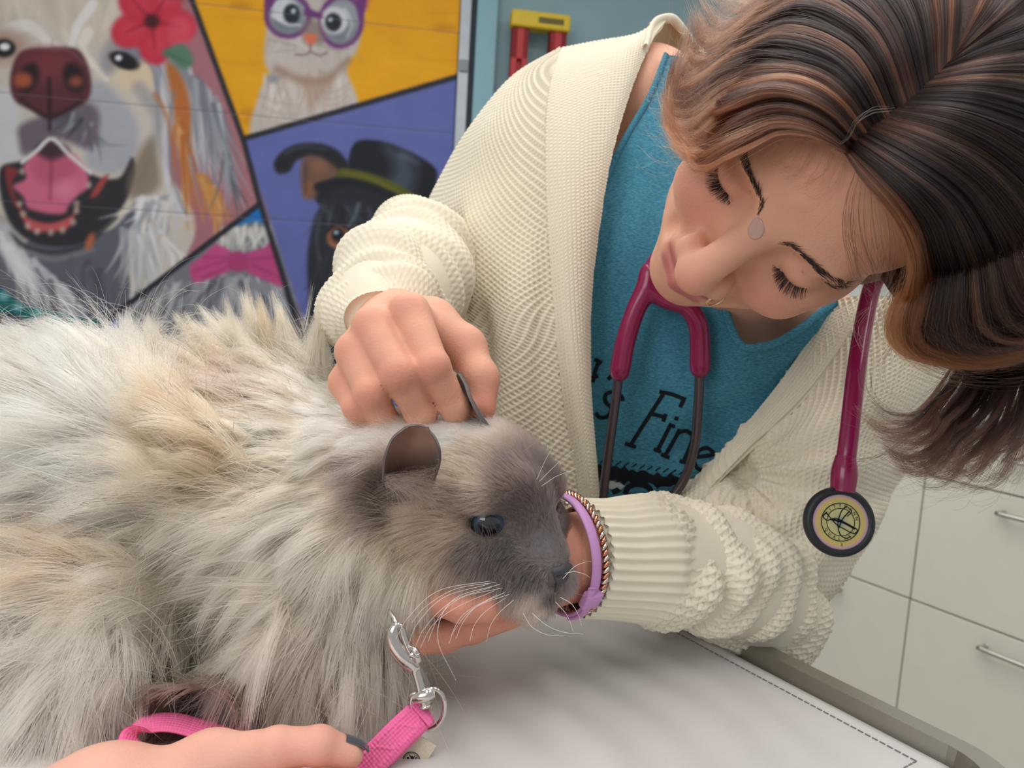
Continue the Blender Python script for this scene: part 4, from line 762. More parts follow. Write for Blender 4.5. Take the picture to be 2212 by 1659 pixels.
# skin colour
rel = wv-H0; hx, hy, hz = rel@HE, rel@HF, rel@HU; ax_ = np.abs(hx)
onhead = (np.abs(hx) < .1)*(hy > -.12)*(hz > -.125)*(hz < .14)
SK = lin((224, 168, 140)); c = np.tile(SK, (len(wv), 1))
def mixc(m, col): 
    global c
    c = c*(1-m[:, None])+lin(col)*m[:, None]
def gb(x0, y0, z0, r): return np.exp(-(((ax_-x0)/r[0])**2+((hy-y0)/r[1])**2+((hz-z0)/r[2])**2))*onhead
mixc(.55*gb(.038, .08, -.032, (.018, .03, .016)), (212, 132, 120)); mixc(.5*gb(0, .115, -.042, (.012, .014, .012)), (214, 134, 120)); mixc(.25*gb(0, .09, -.100, (.02, .03, .014)), (210, 140, 124))
lipu = np.exp(-((hz+.0655+.06*ax_*0)/.0034)**2)*(ax_ < .026)*(hy > .080)*onhead*sst(.027, .020, ax_); lipl = np.exp(-((hz+.0750-ax_*.08)/.0042)**2)*(hy > .080)*onhead*sst(.023, .016, ax_)
mixc(np.clip(1.1*lipu, 0, .9), (172, 92, 96)); mixc(np.clip(1.1*lipl, 0, .9), (186, 104, 106))
mixc(.35*gb(.032, .09, -.012, (.014, .03, .008)), (178, 120, 108)); mixc(.35*gb(.032, .086, .003, (.014, .02, .006)), (196, 140, 122))
scalp = np.clip(sst(.066, .080, hz+.30*np.maximum(0, .05-hy))+sst(.026, .006, hy), 0, 1)*onhead
mixc(scalp*.92, (66, 50, 44))
x_, y_, d_ = proj(wv)
rh = np.exp(-(((x_-890)/170)**2+((y_-790)/150)**2))*(d_ < .58)*(d_ > .42)*(x_ < 1100); mixc(np.clip(rh*.55, 0, 1), (214, 150, 126))
for q, _r in RH.values():
    for p in q[:2]: mixc(.45*np.exp(-np.sum((wv-P(*p)-VF*-.008)**2, 1)/.009**2), (206, 124, 106))
mixc(.5*np.exp(-np.sum((wv-P(1045, 870, .478))**2, 1)/.014**2), (218, 128, 112))
lh = (x_ < 1260)*(y_ > 1080)*(d_ < .53)*1.0; mixc(lh*.55, (200, 126, 108))
c = c*(1+.035*vnoise(wv, 60, 4)+.03*vnoise(wv, 200, 6))[:, None]
m_skin = mat('skin', rough=.5, vcol=True, sss=.22, sssscale=.006, bump=.30, bscale=650, spec=.38)
woman = empty('person', tuple(P(1500, 900, .8)*np.array([1, 1, 0]))); tag(woman, 'woman in cream knitted cardigan and teal top bending over the cat', 'person')
wbody = mk('body', wv, wf_, m_skin, woman, cols=np.clip(c, 0, 1))
# eyes in the lash slits, lashes, brows
m_iris = mat('brown_eye', lin((34, 20, 16)), .08, spec=.6)
for s in (-1, 1):
    v, f, _ = uvsphere(hp(s*.0318, .0732, -.0025), .0120, 32, 20); mk('eye', v, f[:, ::-1], m_iris, woman)
m_lash = mat('dark_hair', lin((38, 28, 26)), .5)
def lidp(s, t, dz, out=0): 
    z = dz; return hp(s*.0318+.0128*t, .0735+(.0134+out)*np.sqrt(np.maximum(0, 1-(t*.0128/.0150)**2-(z/.0125)**2)), -.0025+z)
r = np.random.default_rng(8); L = []
for s in (-1, 1):
    t = np.sort(r.uniform(-.98, .98, 170)); p0 = lidp(s, t, -.0060-.0033*(1-t*t), .0004); Ln = r.uniform(.0070, .0105, 170)*(1-.35*np.abs(t*1.0-.25*s))
    d = -HU*.72+HF*.62+(t*.62+s*.2+r.normal(size=170)*.07)[:, None]*HE; d = nrm(d)
    L.append(np.stack([p0+d*Ln[:, None]*q+(HU*.55+HF*.1)*Ln[:, None]*q*q*.55 for q in np.linspace(0, 1, 6)], 1))
strands('eyelashes', np.concatenate(L), .00013*np.linspace(1, .35, 6), np.tile(lin((26, 20, 20)), (340, 1)), m_lash, woman)['kind'] = 'stuff'
from mathutils.bvhtree import BVHTree
_hm = np.nonzero(onhead)[0]
bvh = BVHTree.FromPolygons([tuple(q) for q in wv.tolist()], [tuple(q) for q in wf_[onhead[wf_].all(1)].tolist()])
def onskin(p, d=None):
    q = bvh.find_nearest(Vector(p)); return np.array(q[0]), np.array(q[1])
for s in (-1, 1):
    n = 230; t = r.random(n); th = (1-t)**.35*.0026+.0005; off = r.uniform(-1, 1, n)
    X = s*(.012+.043*t); Z = .0105+.0085*np.sin(t*2.3)-.0070*t**3+off*th; Y = .100-.020*t**1.5-.010*t*t
    base = hp(X, Y, Z); pts = []
    for i in range(n):
        q, nn = onskin(base[i]); 
        if nn@(q-H0) < 0: nn = -nn
        d = s*HE*(.5+.6*t[i])+HU*(.75-1.1*t[i]-.25*off[i])+r.normal(size=3)*.12; d = nrm(d-nn*(d@nn)); l = r.uniform(.005, .0085)
        pts.append([q+d*l*u+nn*(.0004+.0016*u*(1-u)) for u in np.linspace(0, 1, 5)])
    strands('eyebrow', np.array(pts), .00011*np.linspace(1, .4, 5), np.tile(lin((52, 38, 33)), (n, 1)), m_lash, woman)['kind'] = 'stuff'
# nose ring and a clear round plaster on the bridge
m_gold = mat('pale_gold', lin((226, 196, 170)), .18, 1.0)
v, f = torus(hp(.0215, .1015, -.0510), HE*.75+HF*.5+HU*.2, .0052, .00065, 40, 8); mk('nose_ring', v, f, m_gold, woman)
# ------------------------------------------------------------------ the photographer's hand with the leash
GF = Field((-.26, .25, .93), (-.02, .46, 1.06), .0013)
gw = P(230, 1760, .37)
GH = [([(455, 1648, .385), (600, 1617, .378), (690, 1610, .380), (752, 1628, .384)], [.0125, .0098, .0088, .0076]), ([(470, 1765, .375), (640, 1732, .367), (740, 1722, .368), (800, 1736, .374)], [.0128, .0103, .0092, .0080]), ([(470, 1840, .368), (640, 1820, .36), (740, 1815, .362), (790, 1830, .368)], [.0120, .0098, .0088, .0076]), ([(455, 1900, .362), (600, 1890, .354), (690, 1885, .354), (730, 1895, .36)], [.0105, .0086, .0076, .0066])]
for q, rr in GH: finger(GF, q, rr, .0025); GF.cone(gw, P(*q[0]), .026, rr[0], .012)
for i in range(3): GF.cone(P(*GH[i][0][0]), P(*GH[i+1][0][0]), .0105, .0105, .010)
GF.cone(gw, P(0, 1830, .36), .026, .028, .01)
finger(GF, [(330, 1720, .41), (450, 1760, .412), (560, 1765, .408), (640, 1750, .403)], [.015, .0125, .0105, .0088], .005); GF.cone(gw, P(330, 1700, .41), .022, .015, .012)
gv, gf = GF.mesh(2); gn = vert_normals(gv, gf)
if np.sum(gn*(gv-gv.mean(0))) < 0: gf = gf[:, ::-1]
c = np.tile(lin((224, 170, 150)), (len(gv), 1))
for q, _ in GH:
    for p in q[:3]: c = c*(1-.35*np.exp(-np.sum((gv-P(*p))**2, 1)/.012**2))[:, None]+lin((214, 134, 116))*(.35*np.exp(-np.sum((gv-P(*p))**2, 1)/.012**2))[:, None]
holder = empty('person', tuple(onz(300, 1750, TZ))); tag(holder, 'hand of a second person with grey painted nails gripping the pink leash', 'person')
mk('body', gv, gf, m_skin, holder, cols=c*(1+.03*vnoise(gv, 120, 3))[:, None])
m_nail = mat('grey_nail_polish', lin((74, 84, 92)), .12, spec=.6, coat=.6)
def nail(tip, prev, up, r, par):
    t = nrm(tip-prev); up = nrm(up-t*(up@t)); sd = np.cross(t, up); a = np.linspace(-1, 1, 13); b = np.linspace(-.0045, .0085, 14)
    A_, B_ = np.meshgrid(a, b, indexing='ij'); wv_ = r*.80*(1-.25*sst(.004, .0085, B_)); q = tip+B_[..., None]*t+(A_*wv_)[..., None]*sd+(r*1.03*np.sqrt(1-(A_*.72)**2)*(1-.0*B_))[..., None]*up-(np.maximum(0, B_)**2*30)[..., None]*up
    v = np.vstack([q.reshape(-1, 3), (q-up*.0007).reshape(-1, 3)]); n, m = 13, 14; nn = n*m; f = gridf(n, m); per = [i*m for i in range(n)]+[(n-1)*m+j for j in range(1, m)]+[i*m+m-1 for i in range(n-2, -1, -1)]+[j for j in range(m-2, 0, -1)]
    sd_ = np.array([(per[i], per[i]+nn, per[(i+1) % len(per)]+nn, per[(i+1) % len(per)]) for i in range(len(per))]); mk('fingernail', v, np.vstack([f, (f+nn)[:, ::-1], sd_[:, ::-1]]), m_nail, par)
nail(P(752, 1628, .384), P(690, 1610, .380), V(.5, .72, -.45), .0080, holder)
nail(P(800, 1736, .374), P(740, 1722, .368), V(.3, .8, -.2), .0082, holder)

# ------------------------------------------------------------------ clothes
def knit(u, v, pu, pv, hu=.24, hv=.30):
    """open stitch: staggered eyelets between rounded loops, about -1..0.4"""
    row = np.floor(v/pv); uu = (u/pu+.5*(row % 2)) % 1-.5; vv = (v/pv) % 1-.5
    return -1.9*np.exp(-((uu/.19)**2+(vv/.24)**2))+.35*np.cos(2*pi*uu*2)*np.cos(2*pi*vv)-.25*np.exp(-((np.abs(vv)-.5)/.12)**2)
def stock(u, v, pu, pv):
    """close stitch: small V loops"""
    uu = (u/pu) % 1-.5; vv = ((v/pv)+np.abs(uu)*1.1) % 1-.5
    return -.8*np.exp(-(vv/.2)**2)-.8*np.exp(-((np.abs(uu)-.5)/.13)**2)
def ribs(u, p): return np.cos(2*pi*u/p)
def cloth(name, rows, step, thick, material, parent, disp=None, swap=False, wr=None):
    """thin closed garment panel through a grid of control points; disp(u, v, p) displaces the outer face along its normal"""
    ctrl = pgrid(rows) if not isinstance(rows, np.ndarray) else rows
    lu = np.linalg.norm(np.diff(ctrl, axis=0), axis=2).sum(0).mean(); lv = np.linalg.norm(np.diff(ctrl, axis=1), axis=2).sum(1).mean()
    n, m = int(lu/step)+6, int(lv/step)+6
    a = np.stack([cr(ctrl[i], m) for i in range(ctrl.shape[0])]); b = np.stack([cr(a[:, j], n) for j in range(m)], 1)
    nr = nrm(np.cross(np.gradient(b, axis=0), np.gradient(b, axis=1)))
    if np.mean(np.sum(nr*(CAM-b), 2)) < 0: nr = -nr; fl = True
    else: fl = False
    U_ = np.cumsum(np.r_[np.zeros((1, m)), np.linalg.norm(np.diff(b, axis=0), axis=2)], 0); V_ = np.cumsum(np.c_[np.zeros((n, 1)), np.linalg.norm(np.diff(b, axis=1), axis=2)], 1)
    if swap: U_, V_ = V_, U_
    if wr is not None: b = b+nr*wr(U_, V_, b)[..., None]
    nr = nrm(np.cross(np.gradient(b, axis=0), np.gradient(b, axis=1)))*(-1 if fl else 1)
    top = b+nr*(disp(U_, V_, b)[..., None] if disp is not None else 0); bot = b-nr*thick
    nn = n*m; f = gridf(n, m); per = [i*m for i in range(n)]+[(n-1)*m+j for j in range(1, m)]+[i*m+m-1 for i in range(n-2, -1, -1)]+[j for j in range(m-2, 0, -1)]
    sd = np.array([(per[i], per[i]+nn, per[(i+1) % len(per)]+nn, per[(i+1) % len(per)]) for i in range(len(per))])
    F_ = np.vstack([f, (f+nn)[:, ::-1], sd[:, ::-1]]); F_ = F_[:, ::-1] if fl else F_
    return mk(name, np.vstack([top.reshape(-1, 3), bot.reshape(-1, 3)]), F_, material, parent)
m_knit = mat('cream_cotton_knit', lin((236, 227, 204)), .85, spec=.15, sheen=.25, bump=.35, bscale=2600)
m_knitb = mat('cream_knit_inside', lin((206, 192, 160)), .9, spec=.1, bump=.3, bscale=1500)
m_teal_shirt = bpy.data.materials.new('teal_heather_jersey'); m_teal_shirt.use_nodes = True
_nt = m_teal_shirt.node_tree; _b = _nt.nodes['Principled BSDF']; _b.inputs['Roughness'].default_value = .8; _b.inputs['Specular IOR Level'].default_value = .2
_tc = _nt.nodes.new('ShaderNodeTexCoord'); _mp = _nt.nodes.new('ShaderNodeMapping'); _mp.inputs['Rotation'].default_value = (0, radians(20), 0); _mp.inputs['Scale'].default_value = (300, 420, 3000); _n = _nt.nodes.new('ShaderNodeTexNoise'); _n.inputs['Scale'].default_value = 1.0; _n.inputs['Detail'].default_value = 3
_cr = _nt.nodes.new('ShaderNodeValToRGB'); _cr.color_ramp.elements[0].position = .35; _cr.color_ramp.elements[0].color = l4(36, 104, 132); _cr.color_ramp.elements[1].position = .72; _cr.color_ramp.elements[1].color = l4(98, 164, 184)
_nt.links.new(_tc.outputs['Object'], _mp.inputs[0]); _nt.links.new(_mp.outputs[0], _n.inputs['Vector']); _nt.links.new(_n.outputs['Fac'], _cr.inputs[0]); _nt.links.new(_cr.outputs[0], _b.inputs['Base Color'])
# depth of the shirt front, from measured spots
SD = np.array([(1438,125,.712),(1470,122,.710),(1500,132,.712),(1405,215,.700),(1450,225,.694),(1490,240,.694),(1530,270,.70),(1340,340,.692),(1410,370,.684),(1480,400,.68),(1545,430,.69),(1270,520,.70),(1380,540,.684),(1480,560,.668),(1550,600,.666),(1230,700,.71),(1370,700,.69),(1500,700,.664),(1590,735,.648),
  (1220,860,.72),(1370,860,.70),(1520,850,.68),(1650,747,.642),(1715,718,.645),(1220,1000,.735),(1370,1000,.715),(1530,990,.70),(1790,800,.69),(1230,1130,.75),(1370,1130,.735),(1540,1130,.72),(1800,960,.72),(1800,655,.665),(1700,810,.672),(1620,900,.69),(1880,700,.70)])
def shirt_d(x, y):
    x = np.asarray(x, float); y = np.asarray(y, float); d2 = (x[..., None]-SD[:, 0])**2+(y[..., None]-SD[:, 1])**2; w = 1/(d2+900.)**1.6
    return (w*SD[:, 2]).sum(-1)/w.sum(-1)
nk = np.array([(1502,128),(1530,270),(1545,430),(1553,600),(1592,735),(1650,748),(1715,719),(1805,650)], float); ou = np.array([(1440,118),(1402,212),(1328,345),(1225,600),(1225,1140),(1420,1165),(1680,1010),(1900,720)], float)
rows = []
for t in np.linspace(0, 1, 7):
    q = nk*(1-t)+ou*t; rows.append([(x, y, float(shirt_d(x, y))) for x, y in q])
def shirt_wr(u, v, b): 
    x, y, _ = proj(b); return .0022*np.sin((x*.9+y*.28)/26+1.3*np.sin(y/90))*sst(1280, 1330, x)*sst(250, 420, y)*.7+.0030*np.exp(-((x-1430-(y-700)*-.25)/30)**2)*sst(500, 700, y)
shirt = cloth('shirt', rows, .0022, .0015, m_teal_shirt, woman, wr=shirt_wr)
# hem rib of the neckline and armhole
def seam(name, pts, r, material, parent, n=120, flat=.6): 
    v, f = tube(pts, r, n, 10, flat=flat); return mk(name, v, f, material, parent)
seam('neckline_hem', [P(x, y, float(shirt_d(x, y))-.0008) for x, y in nk], .0034, m_teal_shirt, shirt); seam('armhole_hem', [P(x, y, float(shirt_d(x, y))-.0008) for x, y in ou[:4]], .0034, m_teal_shirt, shirt)
m_ink = mat('black_print', lin((22, 28, 34)), .7, spec=.2); m_inkw = mat('pale_print', lin((188, 196, 200)), .7)
def inked(strokes, w, material, name, parent, filled=()):
    V_, F_, n = [], [], 0
    for s in strokes:
        s = np.asarray(s, float); ww = w
        q = crl(s, max(6, int(np.linalg.norm(np.diff(s, axis=0), axis=1).sum()/3))) if len(s) > 2 else np.linspace(s[0], s[1], 8)
        t = nrm(np.gradient(q, axis=0)); nn = np.c_[-t[:, 1], t[:, 0]]
        for a in np.linspace(-1, 1, 3):
            p = q+nn*a*ww/2; V_.append(P(p[:, 0], p[:, 1], surf(p[:, 0], p[:, 1])))
        m = len(q)
        for j in range(2):
            for i in range(m-1): F_.append((n+j*m+i, n+j*m+i+1, n+(j+1)*m+i+1, n+(j+1)*m+i))
        n += 3*m
    for poly in filled:
        p = np.asarray(poly, float); c = p.mean(0); k = len(p); R_ = 5
        q = np.concatenate([c+(p-c)*s for s in np.linspace(.02, 1, R_)]); V_.append(P(q[:, 0], q[:, 1], surf(q[:, 0], q[:, 1])))
        for a in range(R_-1):
            for i in range(k): F_.append((n+a*k+i, n+a*k+(i+1) % k, n+(a+1)*k+(i+1) % k, n+(a+1)*k+i))
        F_.append(tuple(range(n, n+k))); n += R_*k
    return mk(name, np.concatenate(V_), F_, material, parent, smooth=False)
from mathutils.bvhtree import BVHTree as _B
_sv = np.empty(len(shirt.data.vertices)*3, np.float32); shirt.data.vertices.foreach_get('co', _sv); _sv = _sv.reshape(-1, 3)
_sb = _B.FromPolygons([tuple(q) for q in _sv.tolist()], [tuple(p.vertices) for p in shirt.data.polygons])
def surf(x, y):
    out = np.empty(len(x))
    for i in range(len(x)):
        r = ray(x[i], y[i]); h = _sb.ray_cast(Vector(CAM), Vector(r)); out[i] = ((np.array(h[0])-CAM)@VF if h[0] is not None else float(shirt_d(x[i], y[i])))-.0007
    return out
inked([[(1435,847),(1398,905),(1361,963)],[(1424,846),(1452,852),(1478,862)],[(1479,858),(1469,880)],[(1404,893),(1435,901)],[(1438,894),(1432,911)],[(1350,958),(1374,966)],
  [(1448,918),(1434,946),(1420,973)],[(1444,917),(1458,922)],[(1412,970),(1428,976)],[(1469,927),(1452,958),(1436,985)],[(1428,981),(1446,989)],[(1462,936),(1482,931),(1496,944),(1488,970),(1476,998)],[(1468,995),(1486,1001)],
  [(1502,987),(1522,985),(1541,980),(1528,968),(1510,973),(1500,990),(1504,1008),(1518,1016),(1532,1010)],
  [(1345,866),(1342,856),(1323,847),(1308,853),(1308,868),(1320,882),(1313,899),(1296,902),(1286,892)],[(1328,803),(1313,820)],[(1295,778),(1286,800),(1280,826)],[(1276,818),(1292,812)],[(1284,776),(1300,784)]], 8.5, m_ink, 'slogan_lettering', shirt)
inked([[(1462,900),(1460,908)]], 9, m_ink, 'slogan_dot', shirt)
_z = [(1286, 1004)]; rr = np.random.default_rng(4)
top_ = [(x, 1002+(x-1286)*.15+rr.uniform(-8, 6)) for x in range(1286, 1475, 9)]; bot_ = [(x, 1034+(x-1286)*.10+rr.uniform(-6, 9)) for x in range(1474, 1285, -9)]
inked([[(x, 998+(x-1286)*.15), (x+12, 990+(x-1286)*.15)] for x in range(1296, 1470, 17)], 2.6, m_ink, 'banner_bristles', shirt, [])
V2 = []
def strip(a, b, material, name):
    a = np.array(a); b = np.array(b[::-1]); q = np.concatenate([a+(b-a)*t for t in np.linspace(0, 1, 5)]); k = len(a); f = [(j*k+i, j*k+i+1, (j+1)*k+i+1, (j+1)*k+i) for j in range(4) for i in range(k-1)]
    return mk(name, P(q[:, 0], q[:, 1], surf(q[:, 0], q[:, 1])), f, material, shirt, smooth=False)
strip(top_, bot_, m_ink, 'banner_print')
inked([], 4, m_inkw, 'white_print_patch', shirt, [[(1312, 1040), (1330, 1038), (1350, 1050), (1340, 1058), (1316, 1056)]]); inked([[(1350, 1068), (1358, 1052), (1378, 1046), (1400, 1052), (1408, 1066)], [(1352, 1072), (1404, 1072)], [(1322, 1064), (1340, 1056)]], 12, m_ink, 'dark_print_shape', shirt)
# ---- cardigan: an empty-free group of panels parented to one knitted part
big = lambda u, v, b: .0014*knit(u, v, .0050, .0042)
BAND = [[(1213,101,.716),(1290,86,.722),(1370,72,.728),(1412,50,.728),(1440,43,.738)],[(1196,150,.690),(1260,140,.694),(1330,122,.700),(1378,100,.706),(1412,82,.716)],[(1182,220,.672),(1235,220,.672),(1290,215,.676),(1340,205,.684),(1366,190,.694)],[(1178,330,.660),(1220,335,.656),(1262,335,.658),(1300,335,.664),(1324,332,.672)],
  [(1182,480,.655),(1215,480,.648),(1248,478,.648),(1280,476,.654),(1299,474,.664)],[(1193,650,.655),(1218,650,.646),(1243,650,.646),(1264,650,.652),(1279,650,.664)],[(1212,850,.655),(1235,850,.646),(1254,850,.646),(1268,850,.652),(1279,850,.664)],[(1235,1000,.66),(1255,1000,.65),(1270,1000,.65),(1282,1000,.655),(1291,1000,.666)],[(1245,1130,.67),(1265,1130,.66),(1280,1130,.66),(1290,1130,.665),(1299,1130,.675)]]
def sl_disp(u, v, b): return .0018*knit(u, v, .0053, .0043)
def sl_wr(u, v, b):
    x, y, _ = proj(b); return -.006*np.exp(-((x-990-(y-500)*.06)/14)**2)*sst(420, 520, y)*sst(760, 640, y)+.0035*np.sin((x-1010)/26+y/210)*sst(420, 620, y)*sst(1190, 1150, x)-.004*np.exp(-((x-1040-(y-700)*.1)/16)**2)*sst(620, 720, y)
SLV = [[(1203,104,.719),(1206,103,.718),(1209,102,.717),(1212,101,.716),(1216,100,.716)],[(1098,170,.765),(1122,160,.735),(1150,158,.715),(1175,160,.700),(1202,160,.692)],[(1003,287,.78),(1045,275,.73),(1092,272,.70),(1140,272,.682),(1188,272,.668)],[(938,402,.79),(998,395,.735),(1060,390,.695),(1120,390,.672),(1188,390,.658)],[(872,535,.79),(930,530,.74),(1000,520,.70),(1090,520,.668),(1193,520,.655)],
  [(790,596,.735),(880,600,.70),(990,630,.688),(1090,650,.658),(1201,650,.655)],[(850,760,.70),(920,760,.69),(1010,760,.675),(1100,770,.652),(1209,770,.655)],[(900,900,.69),(960,900,.68),(1030,900,.665),(1120,900,.65),(1226,900,.656)],[(950,1050,.69),(1010,1050,.68),(1080,1050,.67),(1150,1060,.66),(1248,1060,.66)],[(980,1160,.70),(1040,1160,.69),(1110,1160,.68),(1180,1160,.67),(1258,1160,.67)]]
card = cloth('cardigan', SLV, .00085, .0055, m_knit, woman, sl_disp, wr=sl_wr)
tag(card)
def fine(u, v, b): return .0008*stock(v, u, .0038, .0034)
cloth('front_band', BAND, .0007, .004, m_knit, card, fine)
COLR = [[(1410,52,.728),(1428,42,.742),(1450,43,.757),(1475,66,.77),(1500,98,.778),(1530,126,.782)],[(1404,78,.735),(1424,70,.755),(1447,72,.77),(1470,88,.78),(1496,110,.786),(1526,140,.788)],[(1390,122,.748),(1415,114,.772),(1442,113,.786),(1470,120,.79),(1498,134,.794),(1526,160,.794)]]
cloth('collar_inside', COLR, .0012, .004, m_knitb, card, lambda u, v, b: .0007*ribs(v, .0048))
seam('collar_edge', [P(*q) for q in ((1395,104,.706),(1404,70,.722),(1416,48,.730),(1438,40,.742),(1458,45,.757),(1482,74,.77),(1506,106,.778),(1534,134,.782))], .0046, m_knit, card)
# bunched cuff of the right sleeve
def sleeve(name, st_, n, k, disp, material, parent, open_in=.004):
    c = np.array([P(x, y, d) for x, y, d, *_ in st_]); rr = np.array([q[3] for q in st_]); fl = np.array([q[4] if len(q) > 4 else 1.0 for q in st_])
    q = crl(np.c_[c, rr, fl], n); t, a, b = frames(q[:, :3], VU); ang = np.linspace(0, 2*pi, k, endpoint=False); s = np.r_[0, np.cumsum(np.linalg.norm(np.diff(q[:, :3], axis=0), axis=1))]
    A_, S_ = np.meshgrid(ang, s, indexing='xy'); R_ = q[:, 3][:, None]+0*A_; 
    dd = disp(A_*R_.mean(), S_, A_)
    ro = R_+dd; e = lambda r_: q[:, None, :3]+(np.cos(ang)[None, :, None]*a[:, None]+np.sin(ang)[None, :, None]*b[:, None]*q[:, 4][:, None, None])*r_[..., None]
    o = e(ro); i = e(R_-open_in); v = np.vstack([o.reshape(-1, 3), i.reshape(-1, 3)]); nn = n*k; f = gridf(n, k, cv=True)
    cap = np.array([(j, (j+1) % k, (j+1) % k+nn, j+nn) for j in range(k)]); cap2 = cap+(n-1)*k
    F_ = np.vstack([f[:, ::-1], f+nn, cap, cap2[:, ::-1]]); return mk(name, v, F_, material, parent)
def cuff_disp(u, s, a): return .0013*knit(u, s, .0050, .0042)+.0022*np.sin(s*300+1.4*np.sin(a*2+1)+a*1.0+1.2*np.sin(s*120))+.004*np.sin(a*3+s*60)+.003*np.sin(a*2-s*90)
sleeve('sleeve_cuff', [(925,560,.73,.056),(890,592,.68,.056),(858,628,.63,.053),(836,660,.60,.047),(832,688,.577,.040),(842,716,.560,.0315)], 130, 300, cuff_disp, m_knit, card)
# left side: band, drape over the upper arm, forearm sleeve with ribbed cuff
ARM = [[(1790,655,.672),(1850,640,.655),(1920,640,.645),(2000,660,.65),(2090,700,.69)],[(1738,745,.668),(1810,740,.645),(1890,740,.632),(1980,760,.64),(2066,790,.685)],[(1662,852,.672),(1750,840,.642),(1840,850,.618),(1930,870,.625),(2024,890,.675)],[(1575,955,.682),(1660,940,.645),(1760,950,.606),(1860,970,.61),(1968,1000,.665)],
  [(1508,1020,.695),(1600,1022,.655),(1700,1050,.605),(1810,1080,.60),(1928,1075,.655)],[(1462,1062,.69),(1560,1090,.62),(1670,1140,.588),(1790,1170,.592),(1895,1160,.645)],[(1430,1090,.66),(1530,1170,.60),(1640,1240,.578),(1745,1280,.588),(1846,1235,.635)],[(1440,1160,.66),(1540,1250,.62),(1640,1330,.60),(1720,1350,.60),(1792,1290,.635)]]
def arm_wr(u, v, b):
    x, y, _ = proj(b); s = (x-1600)*.55+(y-1015)*.83     # folds radiate from the nook by the elbow
    th = np.arctan2(y-1018, x-1596); r_ = np.hypot(x-1596, y-1018)
    return .0050*np.cos(th*13+.6)*sst(15, 90, r_)*np.exp(-r_/230)-.016*np.exp(-((x-1602)**2+(y-1020)**2)/24.**2)+.003*np.cos((x*.62+y*.78)/17)*sst(1060, 1130, y)
cloth('arm_drape', ARM, .0009, .0055, m_knit, card, lambda u, v, b: .0016*knit(v, u, .0052, .0042), wr=arm_wr)
LB = [[(1775,690,.664),(1800,672,.660),(1835,655,.655),(1868,640,.650)],[(1740,742,.663),(1775,735,.655),(1808,722,.648),(1836,715,.642)],[(1690,815,.664),(1725,812,.654),(1755,808,.646),(1780,800,.640)],[(1630,890,.668),(1660,888,.655),(1690,884,.646),(1712,880,.640)],[(1565,965,.676),(1590,962,.664),(1612,960,.655),(1630,955,.648)],[(1500,1030,.686),(1520,1030,.674),(1540,1030,.666),(1556,1030,.660)],[(1430,1100,.696),(1450,1102,.684),(1470,1104,.676),(1488,1104,.670)]]
cloth('front_band', LB, .0010, .004, m_knit, card, lambda u, v, b: fine(u, v, b)*sst(1560, 1600, proj(b)[0])+.0011*knit(v, u, .0046, .004)*sst(1600, 1560, proj(b)[0]))
PIN = ((.062, .006, .8, .0050, .006), (.083, .012, 2.6, .0105, .0060), (.101, .016, 1.6, .0075, .007), (.124, .020, 2.2, .0095, .008), (.150, .024, 2.0, .0085, .009), (.178, .026, 1.7, .008, .010))
def fore_disp(u, s, a):
    cuff = sst(.066, .046, s+.004*np.sin(a*3)); o = cuff*.0011*np.cos(a*36)+(1-cuff)*.0014*knit(u, s, .0050, .0041)
    for s0, sl, ph, dp, w in PIN:
        q = s-s0-sl*np.cos(a-ph)-.003*np.sin(a*3+s0*90); o = o-.72*dp*np.exp(-(q/(1.25*w))**2)*(.55+.45*np.cos(a-ph+.6))+.3*dp*np.exp(-((q-2.2*w)/(1.6*w))**2)
    return o+.0010*np.cos(a*36)*(1-cuff)*(.4+.6*sst(.12, .05, s))+.0020*np.sin(a*5+s*60)*(1-cuff)+.003*np.sin(a*2+s*40)*(1-cuff)
sleeve('forearm_sleeve', [(1246,1204,.502,.0365),(1262,1204,.505,.0370),(1310,1206,.513,.0378),(1360,1205,.522,.0405),(1410,1206,.532,.0430),(1470,1214,.546,.0440),(1530,1228,.561,.0455),(1600,1256,.583,.0475),(1648,1300,.608,.0455),(1686,1325,.632,.039),(1708,1338,.655,.026)], 380, 400, fore_disp, m_knit, card)
HEM = [[(1560,1180,.72),(1640,1200,.70),(1720,1210,.69),(1800,1220,.71)],[(1560,1330,.74),(1640,1340,.72),(1710,1345,.71),(1775,1340,.73)],[(1570,1480,.76),(1640,1478,.745),(1700,1470,.74),(1752,1440,.76)],[(1580,1560,.78),(1640,1560,.77),(1690,1545,.765),(1730,1520,.78)]]
cloth('cardigan_hem', HEM, .0016, .003, m_knit, card, lambda u, v, b: .0006*stock(v, u, .003, .003))
# ------------------------------------------------------------------ stethoscope
m_plum = mat('plum_rubber', lin((138, 24, 74)), .22, spec=.5, coat=.25); m_ear_tube = mat('smoked_metal_tube', lin((92, 82, 86)), .28, .8); m_blk = mat('black_rubber_rim', lin((34, 36, 40)), .45)
ste = empty('stethoscope', tuple(P(1812, 1125, .54))); tag(ste, 'plum red stethoscope hung around her neck with its chestpiece over the sleeve', 'stethoscope')
def px(*q): return [P(*a) for a in q]
v, f = tube(px((1398, 628, .652), (1404, 590, .650), (1424, 552, .668), (1478, 505, .70))+[hp(-.050, -.070, -.122), hp(0, -.100, -.108), hp(.052, -.085, -.098)]+px((1915, 540, .585), (1884, 620, .592), (1866, 700, .582), (1850, 800, .563), (1834, 940, .550), (1826, 1000, .546)), .0066, 260, 20); tb_ = mk('tubing', v, f, m_plum, ste)
v, f = tube(px((1827, 985, .546), (1824, 1020, .545), (1820, 1062, .544)), [.0068, .0088, .0082], 40, 24); mk('stem_sleeve', v, f, m_plum, tb_)
